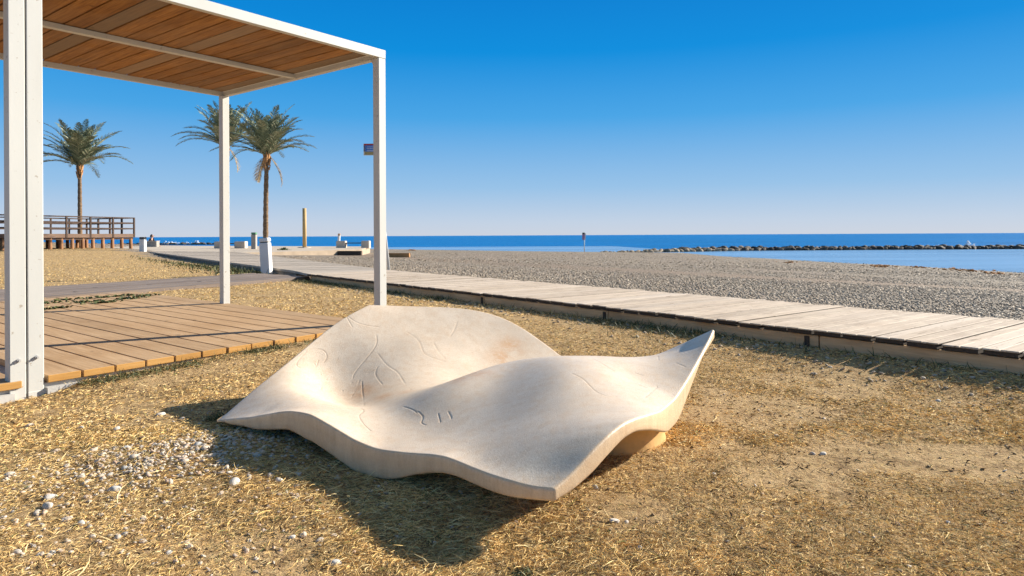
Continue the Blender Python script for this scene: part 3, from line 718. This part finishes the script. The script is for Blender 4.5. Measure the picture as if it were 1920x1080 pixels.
# pebble heap and strewn pebbles at the sculpture's pointed end
hp = empty('gravel'); tag(hp, 'heap of small pale pebbles at the pointed left end of the sculpture', 'gravel', kind='stuff')
n = 1200; t = RNG.random(n); x = -1.28 + RNG.normal(0, .22, n) - .50*(t-.25); y = 3.32 - .62*(t-.15) + RNG.normal(0, .12, n)
ok = (RNG.random(n) < .9) & (x < -.55); x, y = x[ok], y[ok]
scatter_stones('heap', x, y, RNG.uniform(.004, .013, len(x)), MAT_WHITE, 2, rough=.07, zoff=.003).parent = hp
n = 1100; x = RNG.normal(-1.5, .6, n); y = RNG.normal(2.75, .5, n); ok = y > 1.6
scatter_stones('strewn', x[ok], y[ok], RNG.uniform(.004, .011, ok.sum()), MAT_WHITE, 2, rough=.08, zoff=.0).parent = hp
n = 2300; x = RNG.uniform(-2.6, 3.8, n); y = RNG.uniform(1.4, 6.2, n); s, q = sq(x, y); ok = (s < NEAR) & ~keep_out(x, y)
scatter_stones('crumbs', x[ok], y[ok], RNG.uniform(.003, .009, ok.sum()), mat_stone('brown_and_grey_crumbs', [(.34, .23, .12), (.20, .13, .07), (.50, .40, .28), (.17, .11, .06), (.40, .27, .14), (.14, .09, .05), (.56, .50, .42)]), 1, rough=.18, zoff=.002).parent = hp
n = 1200; q = RNG.uniform(-6, 13, n); s0 = NEAR - .03 - np.abs(RNG.normal(0, .3, n)); x = s0*WN[0] + q*WD[0]; y = s0*WN[1] + q*WD[1]
scatter_stones('walk_foot', x, y, RNG.uniform(.008, .02, n), MAT_PEB, 2, rough=.08).parent = hp

# larger single pebbles, each a thing: (px in photo, py, radius) turned once into positions on the ground
PEB = [(92,930,11),(88,946,12),(212,915,12),(120,971,10),(310,940,9),(30,1031,9),(95,1032,7),(345,862,10),(436,902,13),(250,855,10),(235,838,9),(172,842,8),(205,888,8),(265,970,9),
 (313,1032,8),(352,1021,9),(265,1011,8),(218,1004,8),(624,1053,13),(103,843,8),(300,775,9),(341,784,7),(150,800,6),(54,796,8),(218,803,8),(190,851,8),(370,832,10),(385,838,10),(172,1002,7),
 (66,960,7),(150,978,9),(556,886,8),(522,898,9),(505,888,8),(480,850,9),(492,846,8),(70,1002,7),(16,888,10),(232,875,8),(566,1000,9),(545,1003,7),(597,1010,8),(410,862,8),
 (394,852,9),(270,868,8),(1336,886,6),(1113,911,8),(1455,815,6),(1541,848,7),(1522,848,6),(1757,750,6),(1543,782,4),(1150,973,10),(1172,975,6),(1196,1022,6),(1680,978,6),(1610,995,5),(1425,963,5),(1775,975,6),(1613,1060,5)]
pebs = []
for i, (px, py, r) in enumerate(PEB):
    z = -.075
    for _ in range(4):
        X, Y, _z = onz(px, py, z); z = gzf(X, Y) + .008
    rad = r/F*Y*.85
    if i < 8:
        bv, bf = ico(3); rr = np.random.default_rng(i + 40); P = bv*np.array([1.2, .85, .55 + .2*rr.random()])
        k = rr.normal(0, 1, (4, 3)); P = P*(1 + .07*np.sin(bv @ k.T*2).sum(1, keepdims=True))
        o = npmesh('pebble', P, [bf], MAT_WHITE); pebs.append(o)
        m_ = M('limestone_pebble', .8, .25); cc = [(.72, .65, .56), (.62, .53, .43), (.54, .52, .48), (.68, .56, .44)][i % 4]
        nz = m_.noise(m_.co(), 3, 5, .7); m_.done(m_.mix(m_.ramp(nz, [(.35, 0.), (.65, 1.)]), tuple(v*.8 for v in cc), cc), m_.bump(nz, .05, .3)); o.data.materials.clear(); o.data.materials.append(m_.m)
    else: o = pebs[i % 8].copy(); COL.objects.link(o)
    o.location = (X, Y, z - .010 + rad*.16); o.scale = (rad, rad, rad); o.rotation_euler = (random.uniform(-.2, .2), random.uniform(-.2, .2), random.uniform(0, 6.28))
    tag(o, 'smooth pale pebble lying loose on the dry grass', 'pebble', 'loose pebbles on the dry grass')
# ------------------------------------------------------------------ palms
MAT_TRUNK = (lambda m: m.done(m.mix(m.ramp(m.noise(m.co((1, 1, 4)), 5, 5, .7), [(.35, 0.), (.65, 1.)]), (.13, .085, .05), (.30, .20, .12)), m.bump(m.noise(m.co((1, 1, 5)), 6, 4), .05, 1.)))(M('palm_bark', .9, .1))
m = M('palm_leaflets', .5, .4); MAT_FROND = m.done(m.ramp(m.island(), [(0., (.08, .105, .06)), (.5, (.15, .18, .10)), (.85, (.26, .28, .17)), (1., (.42, .38, .24))]))
MAT_DRYF = simple('dry_palm_leaflets', (.30, .22, .12), .8, .2, 3)
MAT_BOOT = simple('orange_palm_boots', (.42, .22, .09), .8, .35, 5)
def palm(px, Y, zb, zh, flen, label, seed, lean=0., rt=.15, dead=0):
    rr = random.Random(seed); X = ray(px, Y)[0]
    r = empty('palm_tree', (X, Y, zb)); H = zh - zb
    pts = []; rad = []
    for i in range(26):
        t = i/25; pts.append((lean*t*t, 0, H*t)); rad.append(rt*(1.25 - .35*t) * (1 + (.10 if i % 2 else -.04)) * (1.25 if t < .05 else 1) * (1.35 if t > .93 else 1))
    MB().tube(pts, rad, 12).build('trunk', MAT_TRUNK, r, True)
    bt = MB()
    for i in range(34):
        a = rr.uniform(0, 6.28); z = H - rr.uniform(.05, .8); rd = rt*rr.uniform(.8, 1.1)
        bt.tube([(lean + math.cos(a)*rd, math.sin(a)*rd, z - .15), (lean + math.cos(a)*(rd+.10), math.sin(a)*(rd+.10), z + .16)], [.06, .025], 5)
    bt.build('leaf_bases', MAT_BOOT, r)
    cr = MB(); dry = MB()
    n = 42
    for i in range(n + dead):
        isdead = i >= n
        az = i*2.39996 + rr.uniform(-.2, .2); u = (i + .5)/n if not isdead else 0
        el0 = R(89 - 68*u**1.3 + rr.uniform(-8, 8)) if not isdead else R(-55)
        L = flen*rr.uniform(.85, 1.08)*(.82 if u < .15 else 1)*(.75 if isdead else 1); bend = R(rr.uniform(22, 50) + 30*u) if not isdead else R(35)
        p = Vector((lean + math.cos(az)*.12, math.sin(az)*.12, H - .05)); el_ = el0; k = 24; d = L/k; P = [p]
        wob = rr.uniform(-.25, .25)
        for j in range(k):
            el_ = el0 - bend*((j+1)/k)**1.6; a2 = az + wob*(j/k)
            p = p + Vector((math.cos(a2)*math.cos(el_), math.sin(a2)*math.cos(el_), math.sin(el_)))*d; P.append(p)
        tgt = dry if isdead else cr
        tgt.tube(P[::4], [.028, .024, .02, .016, .012, .008, .005][:len(P[::4])], 4, cap=False)
        for j in range(3, k+1):
            t = j/k; dirv = (P[j] - P[j-1]).normalized(); sd = dirv.cross(Vector((0, 0, 1))); sd = sd.normalized() if sd.length > .05 else Vector((-math.sin(az), math.cos(az), 0)); upv = sd.cross(dirv).normalized()
            ll = flen*.185*math.sin(math.pi*min(1, .22 + t*.75))**.7*rr.uniform(.85, 1.1)
            for s_ in (-1, 1):
                for e in (0, .5):
                    b = P[j-1].lerp(P[j], e); o = len(tgt.v)
                    ld = (dirv*rr.uniform(.75, 1.1) + sd*s_*rr.uniform(.7, 1.) + upv*rr.uniform(.1, .5) + Vector((0, 0, -.15))).normalized()*ll
                    wv_ = dirv*.03 + upv*.008
                    tip = b + ld + Vector((0, 0, -.10*ll)); md = b + ld*.55
                    tgt.add([b - wv_*.6, md - wv_, tip, md + wv_, b + wv_*.6], [(0, 1, 2, 3, 4)])
    cr.build('crown', MAT_FROND, r)
    if dead: dry.build('dead_frond', MAT_DRYF, r)
    tag(r, label, 'palm tree')
    return r
palm(150, 45, .2, 5.75, 3.4, 'lone palm tree rising behind the raised wooden pier at the left', 4, .0, .115)
palm(498, 40, .0, 5.8, 3.25, 'palm tree with a slim brown trunk between the two pergola posts', 9, .1, .125, 2)
palm(424, 45, .0, 7.0, 3.3, 'palm tree whose trunk is hidden behind the rear pergola post', 21, 0, .15, 1)

# ------------------------------------------------------------------ raised wooden pier
MAT_PIER = mat_wood('brown_pier_timber', (.12, .07, .045), (.20, .125, .085), (.28, .19, .13), axis=0, knots=False)
MAT_PIERD = simple('dark_pier_timber', (.075, .048, .035), .85, .25, 2)
MAT_PILE = simple('orange_brown_pile', (.30, .15, .07), .85, .3, 3)
def pier():
    P0 = Vector((ray(86, 37)[0], 37, 0)); P1 = Vector((ray(251, 42)[0], 42, 0)); d = (P1 - P0); L = d.length; ang = math.atan2(d.y, d.x)
    r = empty('raised_pier', (*P1.xy, 0), ang); zt = 1.11; x0 = -L - 9; Wd = 4.2
    MB().box(x0, 0, .05, Wd-.05, zt-.09, zt).build('deck', MAT_PIER, r)
    for y in (0, Wd):
        n = 10; step = -x0/n
        for k in range(n): MB().box(x0 + k*step + .02, x0 + (k+1)*step - .02, y-.04, y+.04, zt-.20, zt+.02, bev=.005).build('edge_beam', MAT_PIER, r)
        MB().box(x0, 0, y-.03+.08, y+.03+.08, zt-.32, zt-.205).build('joist', MAT_PIERD, r)
    rails = MB()
    for y in (0, Wd):
        for z, h in ((zt+1.0, .035), (zt+.68, .045), (zt+.34, .04)): rails.box(x0, .02, y-.035, y+.035, z-h, z+h)
    for z, h in ((zt+1.0, .035), (zt+.68, .045), (zt+.34, .04)): rails.box(-.03, .03, 0.04, Wd-.04, z-h, z+h)
    rails.build('railing', MAT_PIERD, r)
    k = 0; x = 0
    while x > x0:
        MB().box(x-.045, x+.045, -.06, .02, zt-.2, zt+1.03).build('rail_post', MAT_PIERD, r); x -= 1.42
    x = 0
    while x > x0:
        MB().box(x-.04, x+.04, Wd-.02, Wd+.05, zt-.2, zt+1.0).build('rail_post', MAT_PIERD, r); x -= 1.15
    for y in (1.05, 2.1, 3.15): MB().box(-.045, .045, y-.045, y+.045, zt-.1, zt+1.0).build('rail_post', MAT_PIERD, r)
    x = -.12
    while x > x0:
        for y in (.12, Wd-.12): MB().tube([(x, y, -.3), (x, y, zt-.2)], [.10, .095], 10).build('pile', MAT_PILE, r, True)
        x -= .62
        if -3.1 < x < -2.7: x -= .2
    tag(r, 'raised brown wooden pier with slim railings standing on round piles', 'pier')
pier()

# ------------------------------------------------------------------ terrace furniture
MAT_BLOCK = simple('bench_concrete', (.55, .47, .38), .85, .12, 3)
MAT_WHITEP = simple('white_bollard_paint', (.70, .69, .66), .55, .06, 4)
MAT_GREY = simple('grey_paint', (.34, .31, .27), .6, .1, 4)
MAT_DKMET = simple('dark_metal', (.06, .055, .05), .5, .2, 6)
def bench(px0, px1, px2, px3, Y, z0, label, rail=True):
    xa, xb, xc, xd = [ray(p, Y)[0] for p in (px0, px1, px2, px3)]
    r = empty('stone_bench', (xa, Y, z0))
    for a, b in ((xa, xb), (xc, xd)):
        MB().box(a-xa, b-xa, 0, .55, -.05, .48, bev=.025).build('block', MAT_BLOCK, r)
    if rail:
        mb = MB()
        for k in range(3): mb.box(xb-xa+.0, xc-xa-.0, .05+k*.17, .19+k*.17, .30, .36, bev=.006)
        mb.build('seat', MAT_DKMET, r)
    tag(r, label, 'bench'); return r
zt_ = .118
bench(630, 647, 677, 692, 46.5, zt_, 'bench of two pale concrete blocks joined by slats, before a white bollard')
bench(401, 418, 439, 459, 47, zt_, 'bench with concrete end blocks partly hidden by the rear pergola post')
r = empty('stone_block', (ray(273, 56)[0], 56, zt_)); MB().box(0, .9, 0, .5, -.05, .44, bev=.03).build('block', simple('grey_stone', (.30, .28, .25), .9, .25, 4), r)
MB().box(-.02, .92, -.02, .52, .44, .49, bev=.01).build('cap', MAT_BLOCK, r); tag(r, 'low grey stone block with a person leaning behind it', 'stone block')

def bollard(px, Y, z0, h, w_, lean, label, mt=MAT_WHITEP, cap=None):
    X = ray(px, Y)[0]; r = empty('bollard', (X, Y, z0), R(33)); r.rotation_euler = (0, lean, 0)
    a = w_/2
    MB().box(-a*1.05, a*1.05, -a, a, -.15, h*.86, bev=.012).build('body', mt, r)
    MB().box(-a*.86, a*.86, -a*.8, a*.8, h*.86+.001, h*.885).build('groove', MAT_DKMET, r)
    MB().box(-a*1.05, a*1.05, -a, a, h*.886, h, bev=.015).build('cap', cap or mt, r)
    tag(r, label, 'bollard'); return r
bollard(500, 16.3, .05, .84, .21, -.055, 'white square bollard leaning slightly beside the junction of the wooden paths')
bollard(268, 37.0, .05, .88, .26, 0, 'white bollard at the far corner of the grass beside the pier', cap=MAT_DKMET)
bollard(476.5, 44, zt_, 1.08, .28, 0, 'brownish bollard with a green cap left of the slim palm trunk', MAT_GREY, simple('green_cap', (.10, .25, .14), .6, .1, 4))
bollard(634.5, 49, zt_, 1.0, .15, .06, 'narrow white bollard rising behind the left block of the bench', cap=simple('rusty_cap', (.45, .28, .16), .8, .2, 5))
r = empty('wooden_post', (ray(571, 48)[0], 48, zt_)); MB().tube([(0, 0, -.1), (0, 0, 1.4), (0, 0, 2.80)], [.14, .137, .132], 16).build('shaft', mat_wood('yellow_wood', (.42, .26, .10), (.58, .40, .17), (.68, .50, .25), axis=1, knots=False), r, True)
MB().tube([(0, 0, -.01), (0, 0, .05)], [.5, .45], 16).build('footing', MAT_PLAZA, r); tag(r, 'tall round yellow wooden post standing alone on the terrace', 'post')

# beach rules sign on a leaning white pole, seen behind the front right post
Y = 17.3; b = Vector((ray(731, Y)[0], Y, .12)); t = Vector((ray(704, Y)[0], Y, EYE + (443 - 262)*Y/F))
r = empty('beach_sign', b); ax = t - b
MB().tube([(0, 0, -.3), tuple(ax)], [.035, .03], 10).build('pole', MAT_WHITEP, r, True)
MB().tube([tuple(ax), tuple(ax*1.008)], [.045, .03], 8).build('pole_cap', simple('yellow_cap', (.5, .42, .1), .6, .1, 5), r)
zc = EYE + (443 - 281)*Y/F - b.z; xl = ray(683, Y)[0] - b.x; xr = ray(722, Y)[0] - b.x; hh = .150
pn = MB().box(xl, xr, -.05, -.03, zc - hh, zc + hh, bev=.004).build('panel', MAT_WHITEP, r)
def band(n, z0, z1, x0, x1, mt): MB().box(xl + x0*(xr-xl), xl + x1*(xr-xl), -.056, -.0505, zc + z0*hh, zc + z1*hh).build(n, mt, pn)
band('red_band', .72, .95, .02, .98, simple('red_print', (.45, .04, .04), .6, .05, 5)); band('blue_field', -.35, .70, .10, .98, simple('blue_print', (.02, .16, .50), .6, .08, 5))
band('tan_band', -.92, -.40, .05, .98, simple('tan_print', (.40, .30, .12), .6, .15, 9)); band('grey_strip', -.35, .70, .02, .09, simple('slate_print', (.12, .14, .22), .6, .1, 9))
for k in range(3): MB().box(xl + .16*(xr-xl), xl + .9*(xr-xl), -.060, -.0565, zc + (.42 - .3*k)*hh - .006, zc + (.42 - .3*k)*hh + .006).build('text_line', MAT_WHITEP, pn)
tag(r, 'small blue and red information sign on a leaning white pole behind the front post', 'sign')

# flag pole / shower post far off at the shore
Y = 97.; X = ray(1095.5, Y)[0]; zb = gzf(X, Y); r = empty('shore_sign', (X, Y, zb))
MB().tube([(0, 0, -.3), (0, 0, 2.75)], [.07, .06], 8).build('pole', MAT_WHITEP, r, True)
MB().box(-.30, .06, -.12, -.06, 1.75, 2.55, bev=.01).build('panel', simple('mauve_panel', (.42, .22, .34), .6, .1, 3), r)
MB().box(-.30, .06, -.12, -.06, 2.552, 2.80, bev=.01).build('dark_top', MAT_DKMET, r)
MB().box(.08, .20, -.04, .02, 1.8, 2.7).build('bracket', MAT_WHITEP, r)
tag(r, 'thin white signpost with a mauve panel at the water edge', 'sign')

# person leaning behind the stone block
def person():
    X = ray(286, 57)[0]; r = empty('person', (X, 56.85, zt_))
    def skin(name, V, E_, rad, mt, parent, lv=2):
        me = bpy.data.meshes.new(name); me.from_pydata(V, E_, []); o = bpy.data.objects.new(name, me); COL.objects.link(o); o.parent = parent
        o.modifiers.new('s', 'SKIN')
        for i, q in enumerate(rad): me.skin_vertices[0].data[i].radius = (q, q)
        me.skin_vertices[0].data[0].use_root = True
        s = o.modifiers.new('u', 'SUBSURF'); s.levels = lv; s.render_levels = lv; me.materials.append(mt); return o
    V = [(-.25, .05, .14), (-.2, .05, .40), (-.06, .03, .62), (.02, .0, .74), (.06, 0, .82), (.09, 0, .91), (.12, 0, .98),
         (-.02, -.19, .66), (.10, -.24, .48), (.26, -.12, .42), (.33, -.06, .42), (-.02, .20, .66), (.10, .24, .48), (.26, .14, .42), (.33, .08, .42),
         (.10, -.10, .12), (.42, -.12, .30), (.58, -.12, .06), (.70, -.12, .04), (.10, .14, .12), (.42, .16, .28), (.58, .16, .06), (.70, .16, .04)]
    E_ = [(0, 1), (1, 2), (2, 3), (3, 4), (4, 5), (5, 6), (2, 7), (7, 8), (8, 9), (9, 10), (2, 11), (11, 12), (12, 13), (13, 14), (0, 15), (15, 16), (16, 17), (17, 18), (0, 19), (19, 20), (20, 21), (21, 22)]
    rad = [.15, .15, .15, .07, .055, .10, .085, .06, .045, .035, .03, .06, .045, .035, .03, .085, .06, .045, .04, .085, .06, .045, .04]
    body = skin('body', V, E_, rad, simple('skin', (.62, .36, .26), .6, .05, 5), r)
    skin('jacket', [(-.25, .05, .13), (-.2, .05, .40), (-.07, .03, .63), (0, .01, .71), (-.02, -.19, .66), (.10, -.24, .48), (.24, -.13, .425), (-.02, .20, .66), (.10, .24, .48), (.24, .15, .425)],
         [(0, 1), (1, 2), (2, 3), (2, 4), (4, 5), (5, 6), (2, 7), (7, 8), (8, 9)], [.17, .17, .17, .09, .085, .065, .05, .085, .065, .05], simple('dark_jacket', (.03, .032, .04), .8, .2, 5), r)
    skin('trousers', [(-.25, .05, .12), (.10, -.10, .12), (.42, -.12, .30), (.57, -.12, .08), (.10, .14, .12), (.42, .16, .28), (.57, .16, .08)], [(0, 1), (1, 2), (2, 3), (0, 4), (4, 5), (5, 6)], [.18, .105, .08, .06, .105, .08, .06], simple('blue_trousers', (.05, .07, .12), .8, .2, 5), r)
    skin('hair', [(.08, 0, 1.0), (-.0, 0, .98), (-.06, 0, .90), (-.10, 0, .78)], [(0, 1), (1, 2), (2, 3)], [.075, .09, .085, .05], simple('black_hair', (.012, .010, .009), .6, .2, 20), r)
    fc = MB()
    for s_ in (-1, 1): fc.box(.185, .20, s_*.035-.012, s_*.035+.012, .925, .94)
    fc.build('eyes', MAT_DKMET, r); MB().box(.19, .225, -.014, .014, .885, .92, bev=.004).build('nose', simple('skin_nose', (.62, .36, .26), .6, .05, 5), r)
    tag(r, 'dark haired person in a dark jacket sitting behind the low grey stone block', 'person')
person()

# ------------------------------------------------------------------ breakwaters: one boulder each
MAT_ROCK = (lambda m: m.done(m.hsv(m.mix(m.ramp(m.noise(m.co(), 1.6, 5, .7), [(.35, 0.), (.65, 1.)]), (.16, .125, .09), (.50, .38, .25)), v=m.math('MULTIPLY_ADD', m.objrand(), .9, .5)), m.bump(m.noise(m.co(), 4, 5), .1, .8)))(M('breakwater_rock', .9, .2))
MAT_WETROCK = (lambda m: m.done(m.hsv(m.mix(m.ramp(m.noise(m.co(), 1.6, 5, .7), [(.4, 0.), (.7, 1.)]), (.045, .04, .035), (.20, .155, .115)), v=m.math('MULTIPLY_ADD', m.objrand(), .9, .5)), m.bump(m.noise(m.co(), 4, 5), .1, .8)))(M('wet_breakwater_rock', .8, .2))
rocks = []
for k in range(7):
    bv, bf = ico(2); rr = np.random.default_rng(k); q = rr.normal(0, 1, (7, 3)); q /= np.linalg.norm(q, axis=1)[:, None]
    P = bv.copy()
    for nrm in q:   # chisel flat faces
        dd = P @ nrm; lim = rr.uniform(.55, .8); P -= np.maximum(dd - lim, 0)[:, None]*nrm
    P *= np.array([1.15, .85, .75]); rocks.append(P)
protos = []
def boulder(x, y, z, s_, label, group, wet=0):
    k = random.randrange(7) + 7*wet
    if len(protos) <= k or protos[k] is None:
        while len(protos) <= k: protos.append(None)
        bf = ico(2)[1]; o = npmesh('boulder', rocks[k % 7], [bf], MAT_WETROCK if wet else MAT_ROCK, False); protos[k] = o
    else: o = protos[k].copy(); COL.objects.link(o)
    o.location = (x, y, z); o.scale = (s_*random.uniform(.85, 1.3), s_*random.uniform(.8, 1.1), s_*random.uniform(.7, 1.)); o.rotation_euler = (random.uniform(-.4, .4), random.uniform(-.4, .4), random.uniform(0, 6.28))
    tag(o, label, 'boulder', group)
def along(path, t):
    seg = [math.dist(path[i], path[i+1]) for i in range(len(path)-1)]; tot = sum(seg); d = t*tot
    for i, s_ in enumerate(seg):
        if d <= s_ or i == len(seg)-1: f = d/s_; return (path[i][0] + (path[i+1][0]-path[i][0])*f, path[i][1] + (path[i+1][1]-path[i][1])*f)
        d -= s_
PA = [(13, 98.5), (27, 106), (38, 110.5), (60, 112.5), (97, 113.5)]
NA = 132
for i in range(NA):
    for row in range(2):
        x, y = along(PA, (i + random.uniform(.1, .9) + row*.5)/(NA+1)); t = i/NA
        s_ = (.34 + .34*ss(0, .22, t))*random.uniform(.8, 1.2)
        boulder(x + random.uniform(-.2, .2), y + row*.8, SEA + .05 + (.18 if row else .0)*float(ss(.0, .25, t)) + random.uniform(-.03, .08), float(s_)*1.02, *(('dark wet boulder in the long straight breakwater across the calm water', 'dark boulders of the near breakwater', 1) if t > .28 + random.uniform(-.08, .08) else ('dry tan boulder where the breakwater leaves the beach', 'tan boulders at the breakwater root', 0)))
PB = [(-185, 236), (-140, 240), (-102, 236)]
for i in range(56):
    x, y = along(PB, (i + random.uniform(.1, .9))/56)
    boulder(x, y, SEA + .05, random.uniform(.8, 1.25), 'dark boulder in the far breakwater beyond the pier and terrace', 'boulders of the far breakwater', 1)
core = MB()
for i in range(24):
    a = along(PA, i/24); b = along(PA, (i+1)/24); w_ = .5 + min(1, i/6)*.6; h = .10 + min(1, i/6)*.34
    core.add([(a[0], a[1]-w_*.4, SEA-.3), (b[0], b[1]-w_*.4, SEA-.3), (b[0], b[1]+w_, SEA+h), (a[0], a[1]+w_, SEA+h), (b[0], b[1]+w_*2.4, SEA-.3), (a[0], a[1]+w_*2.4, SEA-.3)], [(0, 1, 2, 3), (3, 2, 4, 5)])
tag(core.build('rubble', MAT_WETROCK), 'rubble filling the gaps between the breakwater boulders', 'rubble', kind='stuff')

# white water where waves strike the rocks
MAT_FOAM = simple('white_foam', (.85, .88, .90), .9, .04, 5)
bv, bf = ico(2); V = []; Fq = []; o_ = 0
for (px, Y, s_, n) in [(1817, 117, .8, 26), (1755, 117, .4, 10), (1773, 117, .35, 8), (318, 240, 1.2, 14), (330, 240, .8, 10), (368, 240, 1.2, 16), (352, 240, .6, 6), (1420, 117, .2, 6), (1880, 118, .3, 12), (1900, 118, .3, 12), (1700, 118, .2, 10)]:
    cx = ray(px, Y)[0]
    for i in range(n):
        k = RNG.normal(0, 1, 3)*np.array([s_*.9, .2, 0]); h = abs(RNG.normal(0, .45))*s_*max(0, 1 - abs(k[0])/(s_*2)); q = s_*RNG.uniform(.1, .28)
        V.append(bv*q*np.array([1.2, 1, .8])*(1 + RNG.normal(0, .15, (len(bv), 1))) + np.array([cx + k[0], Y + k[1], SEA + .45 + h])); Fq.append(bf + o_); o_ += len(bv)
tag(npmesh('sea_foam', np.concatenate(V), [np.concatenate(Fq)], MAT_FOAM), 'white spray where waves break over the breakwaters', 'sea foam', kind='stuff')

# dried seaweed on the shore
V = []; Fq = []; o_ = 0
for (px, py, wx) in [(1478, 493, 1.), (1640, 499, 2.), (1652, 501, 1.2), (1722, 502, 1.2), (1795, 507, 1.2), (1812, 509, 1.2), (1876, 514, 1.), (770, 470, 1)]:
    z = -1.3
    for _ in range(12): X, Y, _q = onz(px, py, z); z = gzf(X, Y)
    for i in range(13):
        q = RNG.uniform(.03, .10); V.append(bv*q*np.array([1.6, 1, .6])*(1 + RNG.normal(0, .2, (len(bv), 1))) + np.array([X + RNG.normal(0, .35*wx), Y + RNG.normal(0, .3), z + RNG.uniform(0, .12)])); Fq.append(bf + o_); o_ += len(bv)
tag(npmesh('seaweed', np.concatenate(V), [np.concatenate(Fq)], simple('orange_dried_seaweed', (.50, .24, .09), .9, .3, 3), False), 'clumps of orange dried seaweed left along the shoreline', 'seaweed', kind='stuff')
# low shrub on the terrace edge
sh = MB(); rr = random.Random(6); X, Y = ray(532, 40)
for i in range(500):
    a = rr.uniform(0, 6.28); rad = abs(rr.gauss(0, .28)); z = rr.uniform(-.05, .34)*(1 - rad*.9); x = math.cos(a)*rad; y = math.sin(a)*rad; t = rr.uniform(0, 6.28); l = .08
    sh.add([(x, y, z), (x + math.cos(t)*l, y + math.sin(t)*l, z + .05), (x + math.cos(t+.5)*l*1.3, y + math.sin(t+.5)*l*1.3, z + .1)], [(0, 1, 2)])
r = empty('shrub', (X, Y, gzf(X, Y))); sh.build('leaves', simple('shrub_leaves', (.06, .10, .035), .7, .3, 8), r)
st_ = MB(); st_.tube([(0, 0, -.1), (.02, 0, .18)], [.03, .012], 6); st_.build('stem', MAT_TRUNK, r); tag(r, 'small green shrub at the terrace edge right of the slim palm', 'shrub')
